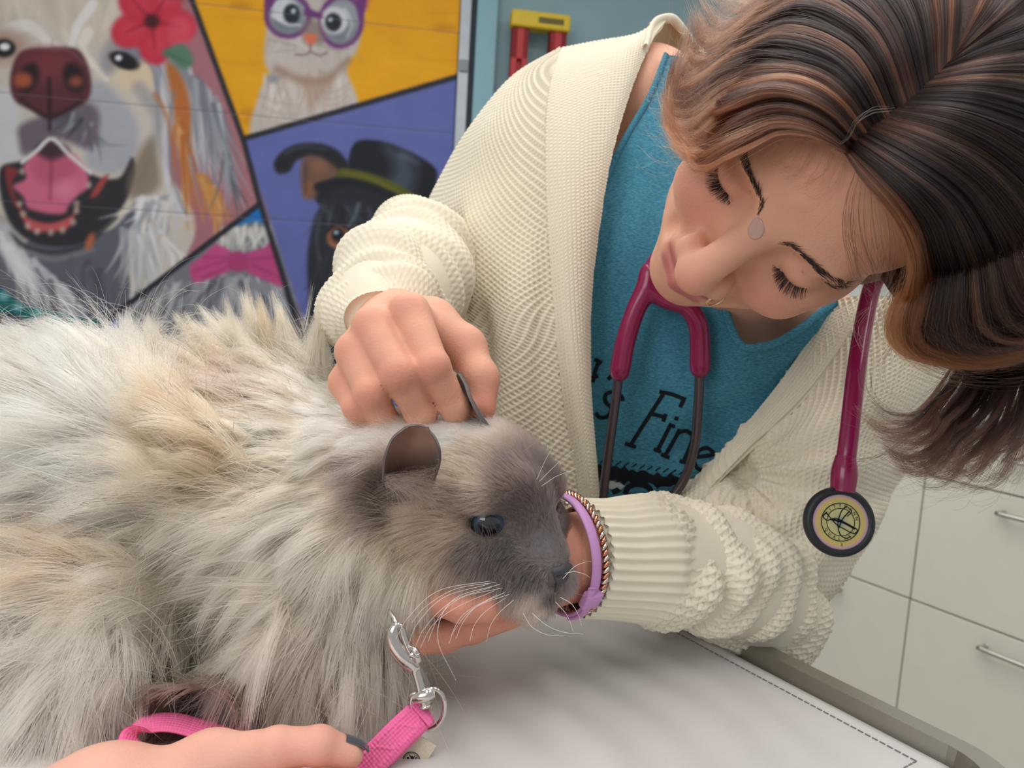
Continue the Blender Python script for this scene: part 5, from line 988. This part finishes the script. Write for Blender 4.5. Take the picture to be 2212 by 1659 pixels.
SF = Field(P(1390, 720, .655)-np.array([.045, .03, .055]), P(1440, 700, .655)+np.array([.045, .03, .055]), .0008)
def schain(pts, rs, k):
    q = crl(np.c_[np.array(pts), rs], 40); SF.chain(list(q[:, :3]), list(q[:, 3]), k)
schain(px((1404, 585, .650), (1398, 622, .652), (1374, 668, .655), (1352, 735, .660), (1338, 806, .664)), [.0074, .0080, .0068, .0070, .0074], .003)
schain(px((1398, 622, .652), (1440, 648, .650), (1482, 662, .650), (1506, 695, .652), (1512, 740, .656), (1512, 798, .660)), [.0074, .0062, .0062, .0066, .0072, .0074], .003)
v, f = SF.mesh(1); nn = vert_normals(v, f); f = f if np.sum(nn*(v-v.mean(0))) > 0 else f[:, ::-1]; mk('yoke', v, f, m_plum, ste)
v, f = tube(px((1339, 790, .664), (1328, 880, .668), (1314, 980, .672), (1304, 1060, .672), (1302, 1100, .672)), .0040, 90, 14); mk('ear_tube', v, f, m_ear_tube, ste)
v, f = tube(px((1512, 785, .660), (1508, 880, .664), (1500, 965, .668), (1478, 1035, .672), (1440, 1086, .675), (1400, 1110, .68)), .0040, 90, 14); mk('ear_tube', v, f, m_ear_tube, ste)
CC = P(1812, 1127, .541); CNm = nrm(V(-.06, .10, 1)); CX = nrm(VR-CNm*(VR@CNm)); CY = np.cross(CNm, CX)
def lathe(c, prof, k=72, cols=None):
    a = np.linspace(0, 2*pi, k, endpoint=False); v = np.concatenate([c+r*(np.cos(a)[:, None]*CX+np.sin(a)[:, None]*CY)+h*CNm for r, h in prof]); f = gridf(len(prof), k, cv=True); return v, f
v, f = lathe(CC, [(.0005, -.010), (.012, -.010), (.020, -.007), (.0236, -.003), (.0240, .0005), (.0232, .0032), (.0212, .0044), (.0192, .0040), (.0186, .0028), (.0005, .0026)]); mk('chestpiece_rim', v, f[:, ::-1], m_blk, ste)
m_dia = mat('pearly_diaphragm', rough=.25, vcol=True, coat=.5)
rp = np.r_[np.linspace(.0002, .0186, 44)]; v, f = lathe(CC, [(r, .0032) for r in rp]); rr = np.linalg.norm((v-CC)-np.outer((v-CC)@CNm, CNm), axis=1)
dc = np.array([[(118, 136, 160)], [(182, 178, 128)], [(196, 188, 128)], [(190, 180, 112)], [(206, 176, 96)], [(184, 150, 172)], [(150, 120, 150)]])[:, 0]
cc = np.stack([np.interp(rr, [0, .0045, .0085, .0130, .0160, .0178, .0186], lin(dc)[:, k]) for k in range(3)], 1)
dia = mk('diaphragm', v, f[:, ::-1], m_dia, ste, cols=cc)
def disc_xy(p): p = np.asarray(p, float); return CC+p[:, :1]*CX+p[:, 1:]*CY+.0036*CNm
def flatribbon(pts, w, closed=False):
    p = np.asarray(pts, float); t = nrm(np.gradient(p, axis=0)); nn = np.c_[-t[:, 1], t[:, 0]]; n = len(p)
    v = np.concatenate([disc_xy(p+nn*w/2), disc_xy(p-nn*w/2)]); return v, [(i, i+n, i+1+n, i+1) for i in range(n-1)]
a = np.linspace(0, 2*pi, 90); parts = [flatribbon(np.c_[.0128*np.cos(a), .0128*np.sin(a)], .0006), flatribbon(np.c_[.0093*np.cos(a), .0093*np.sin(a)], .0005)]
S_ = 1/3140.   # px of the photo at the disc
for st_, w in (([(-28, -22), (-36, -12), (-28, -4), (-8, -8), (16, 6), (34, 16), (26, 24), (6, 14), (-10, 4), (-30, -20)], .0007), ([(14, -34), (2, -22), (-6, 4), (-2, 26), (10, 34), (20, 30)], .0007), ([(16, -32), (24, -22), (14, -12)], .0006), ([(-20, -6), (4, 0), (30, 14)], .0015), ([(20, -24), (4, -6), (-4, 12)], .0008)):
    q = cr(np.array(st_, float)*S_*[1, -1], 40); parts.append(flatribbon(q, w))
v, f = join(*parts); mk('emblem', v, f, m_ink, dia, smooth=False)
def textmesh(s, size):
    c = bpy.data.curves.new('t', 'FONT'); c.body = s; c.size = size; c.align_x = 'CENTER'; c.resolution_u = 2; o = bpy.data.objects.new('t', c); COL.objects.link(o)
    dg = bpy.context.evaluated_depsgraph_get(); me = o.evaluated_get(dg).to_mesh(); v = np.array([q.co[:2] for q in me.vertices]).reshape(-1, 2); f = [tuple(p.vertices) for p in me.polygons]
    o.evaluated_get(dg).to_mesh_clear(); bpy.data.objects.remove(o); bpy.data.curves.remove(c); return v, f
parts = []
for s, a0, a1, up in (('LITTMANN', 148, 12, 1), ('QUALITY', 208, 318, -1)):
    for i, chh in enumerate(s):
        t = radians(a0+(a1-a0)*(i/(len(s)-1))); v, f = textmesh(chh, .0030); R_ = .0100 if up > 0 else .0121; th = t-pi/2 if up > 0 else t+pi/2
        v = np.c_[v[:, 0]*cos(th)-v[:, 1]*sin(th), v[:, 0]*sin(th)+v[:, 1]*cos(th)]+R_*np.array([cos(t), sin(t)]); parts.append((disc_xy(v), f))
v, f = join(*parts); mk('ring_lettering', v, f, m_ink, dia, smooth=False)
v, f = textmesh('3', .003); mk('size_mark', disc_xy(v+[0, -.0162]), f, m_ink, dia, smooth=False)

# ------------------------------------------------------------------ bracelets on the left wrist
m_lil = mat('lilac_band', lin((206, 152, 206)), .4, spec=.4); m_rose = mat('rose_gold', lin((214, 150, 118)), .2, 1.0); m_silv = mat('silver', lin((222, 214, 204)), .18, 1.0)
BN = nrm(V(.84, .02, -.53)); BU = nrm(VU-BN*(VU@BN)); BWd = np.cross(BN, BU)
if BWd@VF > 0: BWd = -BWd
BC = P(1214, 1197, .497)
def bring(c, R_, n=120, a0=0, a1=2*pi): return [c+R_*(cos(t)*BWd*1.0+sin(t)*BU*1.06) for t in np.linspace(a0, a1, n)]
v, f = tube(bring(BC, .0352), .0036, 140, 12, flat=.45, up0=BN, caps=False); br = mk('bracelet', v, f, m_lil); tag(br, 'lilac leather bracelet with a keeper loop on the wrist under the chin', 'bracelet')
kp = BC+.0352*(cos(-.62)*BWd+sin(-.62)*BU*1.06); kt = nrm(-sin(-.62)*BWd+cos(-.62)*BU); kr = nrm(kp-BC)
v, f = frame_box(kp, kt, BN, kr, -.0060, .0060, -.0062, .0062, -.0025, .0036, .0014); mk('keeper_loop', v, f, m_lil, br)
v, f = tube([BC+.0372*(cos(t)*BWd+sin(t)*BU*1.06)-BN*.0035*sst(-1.0, -.5, t) for t in np.linspace(-1.35, -.35, 20)], .0030, 40, 10, flat=.5, up0=BN); mk('strap_end', v, f, m_lil, br)
rope = empty('rope_bracelet', tuple(BC+BN*.006)); tag(rope, 'twisted silver and rose gold chain bracelet beside the lilac band', 'bracelet')
for ph, mm in ((0, m_rose), (pi, m_silv)):
    t = np.linspace(0, 2*pi, 900); c = np.array([BC+BN*.0068+.0352*(cos(x)*BWd+sin(x)*BU*1.06) for x in t]); ra = nrm(c-(BC+BN*.0068)); w = t*34+ph
    v, f = tube(c+.0013*(np.cos(w)[:, None]*ra+np.sin(w)[:, None]*BN), .00125, 900, 7, caps=False); mk('twisted_strand', v, f, mm, rope)

# ------------------------------------------------------------------ leash: webbing, swivel snap hook, tag
m_web = mat('pink_webbing', rough=.75, vcol=True, spec=.25); PINK = lin((240, 112, 164))
lea = empty('pink_leash', tuple(P(905, 1545, .41))); tag(lea, 'pink woven leash with a steel snap hook clipped to the collar ring', 'leash')
def webbing(name, pts, side, w, th, parent, n, stitch=0):
    """flat woven strap: pts centre line, side the width direction per point"""
    q = crl(np.c_[np.array(pts), np.array(side)], n); c, sd = q[:, :3], nrm(q[:, 3:]); t = nrm(np.gradient(c, axis=0)); sd = nrm(sd-t*np.sum(sd*t, 1, keepdims=True)); nn = np.cross(t, sd); s = np.r_[0, np.cumsum(np.linalg.norm(np.diff(c, axis=0), axis=1))]
    m = 34; x = np.linspace(-1, 1, m); X, S = np.meshgrid(x, s, indexing='xy'); W_ = w/2
    rib = .00042*np.abs(np.sin(S*pi/.0017))*(.7+.3*np.sin(X*26)) + .00018*np.sin(X*30)
    edge = 1-np.abs(X)**6
    def face(sg): return c[:, None]+sd[:, None]*(X*W_)[..., None]+nn[:, None]*(sg*(th/2*edge+rib*edge+(stitch*.0007*(np.exp(-((np.abs(X)-.62)/.10)**2)*(np.sin(S*pi/.0011)*.5+.5)+np.exp(-((X-np.sin(S*420)*.45)/.12)**2)*.8) if stitch else 0)))[..., None]
    v = np.vstack([face(1).reshape(-1, 3), face(-1).reshape(-1, 3)]); N_ = n*m; f = gridf(n, m); per = [i*m for i in range(n)]+[(n-1)*m+j for j in range(1, m)]+[i*m+m-1 for i in range(n-2, -1, -1)]+[j for j in range(m-2, 0, -1)]
    sdf = np.array([(per[i], per[i]+N_, per[(i+1) % len(per)]+N_, per[(i+1) % len(per)]) for i in range(len(per))])
    cc = PINK*(.86+.26*(np.sin(S*pi/.0017)**2*.5+.5*(np.sin(X*26)*.5+.5)))[..., None]; cc = np.vstack([cc.reshape(-1, 3)]*2)
    return mk(name, v, np.vstack([f[:, ::-1], f+N_, sdf]), m_web, parent, cols=cc)
wd_ = V(.72, .62, -.10)
webbing('strap', px((905, 1546, .411), (875, 1573, .408), (845, 1602, .404), (815, 1632, .401), (775, 1668, .398), (720, 1712, .393)), [V(.62, -.70, .25)]*6, .0160, .0034, lea, 170, 1)
webbing('strap', px((912, 1540, .4135), (880, 1572, .411), (850, 1602, .408), (825, 1628, .405)), [V(.62, -.70, .25)]*4, .0156, .0030, lea, 80)
webbing('strap_fold', px((905, 1546, .4090), (915, 1536, .4105), (918, 1533, .413), (912, 1540, .4150)), [V(.62, -.70, .25)]*4, .0160, .0026, lea, 30)
webbing('strap_loop', px((298, 1665, .392), (284, 1615, .398), (292, 1584, .404), (322, 1564, .410), (375, 1561, .414), (440, 1578, .414), (500, 1598, .410), (560, 1625, .402)), [V(.35, .1, -1), V(.3, .12, -1), V(.1, .22, -1), V(0, .26, -1), V(-.05, .26, -1), V(-.08, .24, -1), V(-.1, .22, -1), V(-.1, .2, -1)], .0150, .0028, lea, 150)
# D-ring and swivel
dr = px((893, 1540, .412), (886, 1516, .411), (892, 1500, .410), (910, 1496, .409), (932, 1488, .408), (950, 1494, .408), (960, 1516, .4085), (958, 1545, .4095), (945, 1566, .411), (928, 1576, .412), (916, 1568, .4125), (893, 1540, .412))
v, f = tube(dr, .0013, 120, 14, caps=False); dring = mk('d_ring', v, f, m_chr, lea)
v, f = tube(px((892, 1512, .4095), (908, 1506, .4085), (926, 1500, .4080), (940, 1497, .408)), [.0024, .0034, .0034, .0020], 30, 16, flat=.8); mk('swivel_eye', v, f, m_chr, dring)
hook = mk('snap_hook', *tube(px((919, 1523, .4095), (915, 1508, .4095), (911, 1497, .4095), (909, 1490, .4095), (903, 1468, .4095), (897, 1450, .4095), (893, 1440, .4095), (884, 1428, .4095), (872, 1414, .4095), (859, 1398, .4095), (852, 1380, .4095), (852, 1364, .4095), (858, 1354, .4095), (868, 1354, .4095)), [.0036, .0036, .0034, .0029, .0027, .0029, .0038, .0050, .0054, .0048, .0040, .0034, .0026, .0016], 150, 22, flat=.72, up0=VR), m_chr, lea)
for y, r_ in ((1499, .0040), (1524, .0034)):
    c = P(911+(y-1499)*.35, y, .4095); ax = P(903, 1468, .4095)-P(919, 1523, .4095); v, f = torus(c, ax, .0030, .0008, 28, 8); mk('swivel_collar', v, f, m_chr, hook)
v, f = tube(px((869, 1358, .4065), (874, 1378, .4060), (882, 1400, .4060), (890, 1420, .4068)), [.0015, .0016, .0016, .0015], 40, 12); bo = mk('gate_bolt', v, f, m_chr, hook)
v, f = tube(px((884, 1398, .4055), (896, 1404, .403), (902, 1414, .4025)), [.0012, .0016, .0018], 24, 12); mk('thumb_knob', v, f, m_chr, bo)
v, f = tube(px((886, 1412, .407), (898, 1416, .4068), (903, 1428, .4078)), [.0022, .0024, .0020], 20, 12); mk('bolt_guide', v, f, m_chr, hook)
# woven label with a round mark
LC, LX, LYd = P(886, 1630, .412), nrm(V(.78, .60, 0)), None; LX = nrm(P(930, 1608, .412)-P(885, 1580, .412)); LYd = nrm(P(862, 1652, .412)-P(892, 1588, .412)); LYd = nrm(LYd-LX*(LYd@LX)); LN = np.cross(LX, LYd); LN = LN if LN@VF < 0 else -LN
m_lab = mat('beige_label', lin((206, 196, 174)), .8, noise=.1, nscale=900, bump=.3, bscale=2500)
lc = P(886, 1636, .4125); v, f = frame_box(lc, LX, LYd, LN, -.0085, .0085, -.0125, .016, -.0004, .0004, .0002); lb = mk('label', v, f, m_lab, lea, smooth=False)
mc = P(889, 1641, .4125)+LN*.0007
def lring(R_, w): a = np.linspace(0, 2*pi, 40); return np.array([mc+(R_+s*w)*(cos(t)*LX+sin(t)*LYd) for s in (-.5, .5) for t in a]), [(i, i+1, i+41, i+40) for i in range(39)]
def lstr(pts, w):
    p = cr(np.array(pts, float), 24)*.0036; t = nrm(np.gradient(p, axis=0)); nn = np.c_[-t[:, 1], t[:, 0]]; q = np.concatenate([p+nn*w/2, p-nn*w/2]); return mc+q[:, :1]*VR-q[:, 1:]*VU, [(i, i+24, i+25, i+1) for i in range(23)]
v, f = join(lring(.0043, .0004), lring(.0036, .0002), lstr([(-.6, .4), (-.5, -.5), (-.1, .5), (.1, -.6), (.5, .4), (.7, -.5)], .0006), lstr([(-.8, -.1), (-.2, .2), (.3, -.1), (.8, .2)], .0005), lstr([(-.3, -.8), (.2, 0), (-.2, .8)], .0005), lstr([(.5, -.7), (.2, .1), (.5, .7)], .0004)); mk('round_mark', v, f, m_ink, lb, smooth=False)
# round clear patch on the bridge of the nose
q0, n0 = onskin(P(1617, 497, .43)); n0 = n0 if n0@VF < 0 else -n0
m_clear = mat('clear_patch', lin((236, 190, 172)), .25, trans=.35, spec=.5, coat=.4); e1 = nrm(np.cross(n0, VR)); e2 = np.cross(n0, e1); pv = []; K = 40
for rr_, hh in ((.0001, .0007), (.0030, .0007), (.0050, .0006), (.0055, .0003), (.0056, -.0010)):
    for a in np.linspace(0, 2*pi, K, endpoint=False):
        s_, m_ = onskin(q0+e1*cos(a)*rr_*1.15+e2*sin(a)*rr_*.9); pv.append(s_+n0*hh)
v = np.array(pv); mk('round_patch', v, gridf(5, K, cv=True), m_clear, woman)
# ------------------------------------------------------------------ her hair
m_hair = bpy.data.materials.new('brown_hair'); m_hair.use_nodes = True
nt = m_hair.node_tree; nt.nodes.remove(nt.nodes['Principled BSDF']); hb = nt.nodes.new('ShaderNodeBsdfHairPrincipled'); hb.parametrization = 'COLOR'
at = nt.nodes.new('ShaderNodeAttribute'); at.attribute_name = 'Col'; nt.links.new(at.outputs['Color'], hb.inputs['Color']); hb.inputs['Roughness'].default_value = .28; hb.inputs['Radial Roughness'].default_value = .45
nt.links.new(hb.outputs[0], nt.nodes['Material Output'].inputs[0])
def hdep(x, y, off):
    if off > .2: return off
    h = bvh.ray_cast(Vector(CAM), Vector(ray(x, y)))
    if h[0] is None:
        q = bvh.find_nearest(Vector(P(x, y, .46)))[0]; return (np.array(q)-CAM)@VF-off
    return (np.array(h[0])-CAM)@VF-off
def guides(L, k):
    out = []
    for g in L:
        d = [hdep(*q) for q in g]; out.append(crl([P(x, y, dd) for (x, y, _), dd in zip(g, d)], k))
    return np.array(out)
def family(name, L, n, k, thick, side, c0, c1, tipvar, seed, locks, rad=.00007, pw=1.0, wave=.0024, tight=.55, cu=None, lenv=(.72, 1.05), s0=0.0):
    """strands combed between neighbouring guide curves, gathered in locks"""
    r = np.random.default_rng(seed); G = guides(L, k); m = len(G); s = np.linspace(0, 1, k)
    lu = r.uniform(0, m-1, locks); lo = r.random(locks)**pw; own = r.integers(0, locks, n)
    u = np.clip(lu[own]+r.normal(size=n)*.055, 0, m-1.001); o = np.clip(lo[own]+r.normal(size=n)*.06, 0, 1.1)
    def at_(u): i = np.minimum(u.astype(int), m-2); f_ = (u-i)[:, None, None]; return G[i]*(1-f_)+G[i+1]*f_
    base = at_(u); cen = at_(np.clip(lu[own], 0, m-1.001)); w = (tight*s**1.2)[None, :, None]; base = base*(1-w)+cen*w
    t = nrm(np.gradient(base, axis=1)); outw = nrm(CAM-base.mean((0, 1))); outv = nrm(outw-t*np.sum(outw*t, 2, keepdims=True)); lat = np.cross(t, outv)
    prof = np.sin(np.clip(s*1.15+.08, 0, 1)*pi*.5)**.6
    p = base+outv*(o[:, None]*thick*prof)[..., None]+lat*((lo[own]-.5)*0+r.normal(size=n)*.0007)[:, None, None]*prof[None, :, None]
    ph = r.uniform(0, 6.28, locks)[own]; fr = r.uniform(5, 9, locks)[own]; am = r.uniform(.4, 1.4, locks)[own]*wave
    p = p+lat*(am[:, None]*np.sin(fr[:, None]*s+ph[:, None])*s)[..., None]+outv*(am[:, None]*.7*np.cos(fr[:, None]*s*1.1+ph[:, None])*s)[..., None]
    fl = r.normal(size=(n, 1, 3))*.0010*(s**1.5)[None, :, None]; p = p+fl
    stray = r.random(n) < .05; p[stray] += (r.normal(size=(stray.sum(), 1, 3))*.010*(s**1.3)[None, :, None])
    e = r.uniform(*lenv, n); q = np.empty_like(p); b0 = r.random((n, 1))*s0; tt = (b0+s[None]*(e[:, None]-b0))*(k-1); i = np.minimum(tt.astype(int), k-2); f_ = (tt-i)[..., None]; ar = np.arange(n)[:, None]; q = p[ar, i]*(1-f_)+p[ar, i+1]*f_
    a, b = lin(c0), lin(c1); mixv = np.clip(sst(.25, 1.0, s)[None, :]*tipvar[0]+r.normal(size=n)[:, None]*.10+(r.random(locks)[own][:, None]-.5)*tipvar[1], 0, 1)
    if cu is not None: mixv = np.clip(mixv+np.array([cu(x) for x in u])[:, None]*sst(.0, .25, s)[None, :], 0, 1)
    c = a+(b-a)*mixv[..., None]; c = c*(r.uniform(.8, 1.2, n)*r.uniform(.5, 1.6, locks)[own])[:, None, None]
    o_ = strands(name, q, rad*(1-.55*s), c, m_hair, woman); o_['kind'] = 'stuff'
    return o_
A_ = .004
GL = [[(1832,330,A_),(1800,312,.008),(1755,292,.011),(1690,285,.014),(1620,310,.016),(1550,340,.018),(1500,330,.452)], [(1838,322,A_),(1790,275,.010),(1715,242,.014),(1630,255,.018),(1545,300,.455),(1490,318,.458),(1470,290,.46)], [(1860,300,A_),(1790,225,.012),(1690,190,.018),(1590,215,.458),(1510,270,.462),(1470,290,.464),(1458,240,.466)], [(1890,275,A_),(1810,170,.014),(1690,130,.02),(1580,160,.468),(1500,220,.472),(1462,240,.474),(1460,190,.476)],
      [(1920,255,A_),(1845,125,.014),(1720,75,.02),(1600,105,.478),(1520,160,.482),(1478,190,.486),(1480,150,.488)], [(1955,230,A_),(1890,85,.014),(1770,15,.02),(1650,45,.488),(1570,100,.492),(1520,140,.496),(1505,110,.498)], [(1990,200,A_),(1940,50,.014),(1840,-40,.02),(1720,-40,.498),(1640,10,.502),(1580,50,.506),(1560,30,.508)], [(2020,170,A_),(2000,20,.014),(1930,-90,.02),(1820,-130,.51),(1740,-90,.515),(1680,-40,.52),(1640,-30,.52)], [(2060,130,A_),(2070,-10,.014),(2040,-130,.02),(1960,-220,.53),(1880,-240,.54),(1800,-200,.55),(1760,-180,.55)]]
GR = [[(1834,336,A_),(1872,392,.009),(1925,452,.013),(1965,530,.018),(1968,610,.435),(1930,678,.440),(1940,722,.444),(2010,755,.448),(2110,770,.450),(2220,745,.452)], [(1842,325,A_),(1905,380,.012),(1975,455,.017),(2020,550,.425),(2010,640,.432),(1990,705,.438),(2040,742,.440),(2130,745,.442),(2250,720,.445)], [(1860,308,A_),(1940,360,.014),(2030,430,.02),(2090,530,.415),(2100,630,.42),(2110,690,.425),(2180,710,.43),(2280,690,.43),(2360,660,.43)], [(1890,280,A_),(1990,325,.014),(2090,390,.02),(2170,490,.405),(2210,590,.41),(2260,650,.415),(2330,670,.42),(2400,650,.42),(2450,620,.42)],
      [(1920,255,A_),(2030,285,.014),(2140,345,.02),(2240,440,.395),(2310,530,.40),(2370,590,.40),(2430,600,.41),(2480,590,.41),(2520,560,.41)], [(1960,228,A_),(2080,240,.014),(2200,290,.02),(2310,370,.385),(2390,440,.39),(2450,490,.39),(2500,500,.40),(2550,490,.40),(2580,470,.40)], [(2000,190,A_),(2120,185,.014),(2240,210,.02),(2350,270,.38),(2440,330,.38),(2500,370,.385),(2550,380,.39),(2600,370,.39),(2640,350,.39)], [(2040,150,A_),(2150,120,.014),(2260,110,.02),(2370,150,.375),(2460,200,.38),(2520,240,.38),(2580,250,.39),(2630,240,.39),(2660,220,.39)], [(2062,128,A_),(2150,50,.014),(2240,0,.02),(2340,0,.38),(2440,30,.385),(2500,60,.39),(2560,70,.39),(2620,60,.39),(2660,40,.39)], [(2066,122,A_),(2120,10,.014),(2170,-90,.02),(2240,-160,.40),(2340,-190,.41),(2420,-180,.41),(2480,-160,.42),(2540,-150,.42),(2600,-140,.42)]]
TL = [[(2085,700,.485),(2070,760,.485),(2050,815,.485),(2015,868,.484),(1965,900,.482),(1910,895,.480),(1872,856,.478)], [(2130,700,.482),(2110,780,.482),(2075,850,.481),(2025,910,.48),(1965,945,.478),(1910,945,.476),(1878,930,.475)], [(2170,690,.478),(2150,790,.478),(2110,880,.477),(2055,945,.476),(1995,985,.475),(1950,990,.474),(1915,965,.473)], [(2215,690,.474),(2195,800,.474),(2150,890,.474),(2100,960,.473),(2050,1005,.472),(2010,1022,.471),(1970,1005,.47)], [(2260,690,.47),(2240,810,.47),(2205,900,.47),(2160,960,.469),(2110,1000,.468),(2070,1010,.468),(2050,990,.468)], [(2310,700,.466),(2290,820,.466),(2260,910,.466),(2225,970,.466),(2190,1005,.466),(2170,1020,.466),(2160,1000,.466)]]
family('hair', GL, 24000, 30, .020, 1, (27, 19, 18), (140, 82, 54), (.46, .8), 31, 260, pw=.8, cu=lambda x: .22 if x < 1.2 else (.06 if x < 3 else -.16))
family('hair', GR, 34000, 34, .022, 1, (24, 17, 17), (158, 90, 54), (.22, .5), 32, 330, pw=.8, cu=lambda x: .75-.55*x if x < 1.0 else (-.05 if x < 3 else -.12), wave=.0020)
family('hair', TL, 6000, 26, .034, 1, (23, 17, 16), (84, 54, 42), (.5, .6), 33, 60, wave=.006, tight=.85, lenv=(.6, 1.05))
# the side hair behind the ear joins the crown to the ends
BK = [[(1905,600,.470),(1950,660,.462),(1990,700,.462),(2040,725,.470),(2075,770,.48)], [(1950,520,.450),(2010,610,.446),(2060,680,.450),(2110,730,.462),(2150,800,.475)], [(2030,500,.432),(2100,590,.428),(2160,670,.436),(2200,740,.452),(2230,820,.470)], [(2130,480,.418),(2200,580,.416),(2250,670,.424),(2280,750,.44),(2300,830,.46)]]
family('hair', BK, 9000, 20, .012, 1, (22, 16, 15), (60, 40, 33), (.3, .5), 34, 80)
# fine strands over the temple and forehead, a pale loop by the parting, loose hairs at the ends
FW = [[(1852,360,.004),(1826,430,.006),(1822,510,.006),(1850,590,.006),(1890,645,.004)], [(1862,380,.006),(1855,460,.008),(1862,530,.008),(1880,590,.008),(1900,640,.006)], [(1885,400,.008),(1890,480,.010),(1900,550,.010),(1905,610,.010),(1900,650,.008)], [(1910,430,.010),(1930,510,.012),(1935,580,.012),(1925,640,.012),(1900,690,.47)]]
family('hair', FW, 120, 16, .006, 1, (50, 36, 31), (112, 74, 54), (.4, .6), 35, 50, rad=.00006, tight=.5, wave=.004, lenv=(.5, 1.05), s0=.5)
FT = [[(1720,290,.004),(1690,340,.003),(1660,350,.003),(1630,345,.003)], [(1800,330,.004),(1775,380,.003),(1745,400,.003),(1720,395,.003)], [(1835,350,.004),(1815,410,.003),(1790,440,.003),(1765,440,.003)]]
family('hair', FT, 160, 12, .003, 1, (92, 66, 54), (130, 92, 70), (.4, .6), 36, 40, rad=.00004, wave=.003)
LP = [[(1795,325,.010),(1830,300,.018),(1848,265,.024),(1880,240,.024),(1925,232,.020)]]
def loose(L, n, sp, seed, c0, rad=.00008, k=18):
    r = np.random.default_rng(seed); G = guides(L, k); P_ = []
    for g in G:
        for _ in range(n): P_.append(g+r.normal(size=3)*sp*np.linspace(.15, 1, k)[:, None]+np.cumsum(r.normal(size=(k, 3))*.0002, 0))
    o = strands('hair', np.array(P_), rad*np.linspace(1, .6, k), np.tile(lin(c0), (len(P_), 1)), m_hair, woman); o['kind'] = 'stuff'
loose(LP, 5, .0012, 41, (206, 176, 160))
loose([[(2010,890,.478),(1960,945,.472),(1900,985,.468),(1845,998,.465)], [(1985,900,.478),(1920,890,.47),(1878,850,.468),(1868,800,.466)]], 14, .0025, 42, (44, 33, 31))
loose([[(1930,740,.47),(1905,790,.47),(1915,850,.47),(1960,890,.47)], [(1885,660,.47),(1850,700,.47),(1862,745,.47),(1895,730,.47)], [(2060,980,.47),(2020,1040,.47),(1975,1060,.47),(1950,1030,.47)], [(2150,990,.468),(2120,1040,.468),(2060,1060,.468),(2010,1050,.468)], [(2220,940,.468),(2200,1000,.468),(2160,1030,.468),(2110,1010,.468)], [(1500,170,.49),(1480,120,.49),(1520,70,.49)], [(1600,40,.50),(1560,10,.50),(1575,-30,.50)], [(1530,120,.49),(1500,60,.49),(1505,20,.49)], [(1900,670,.465),(1940,740,.465),(1900,800,.465)], [(2180,920,.468),(2230,980,.468),(2215,1060,.468)]], 9, .006, 43, (86, 62, 54), .00006)
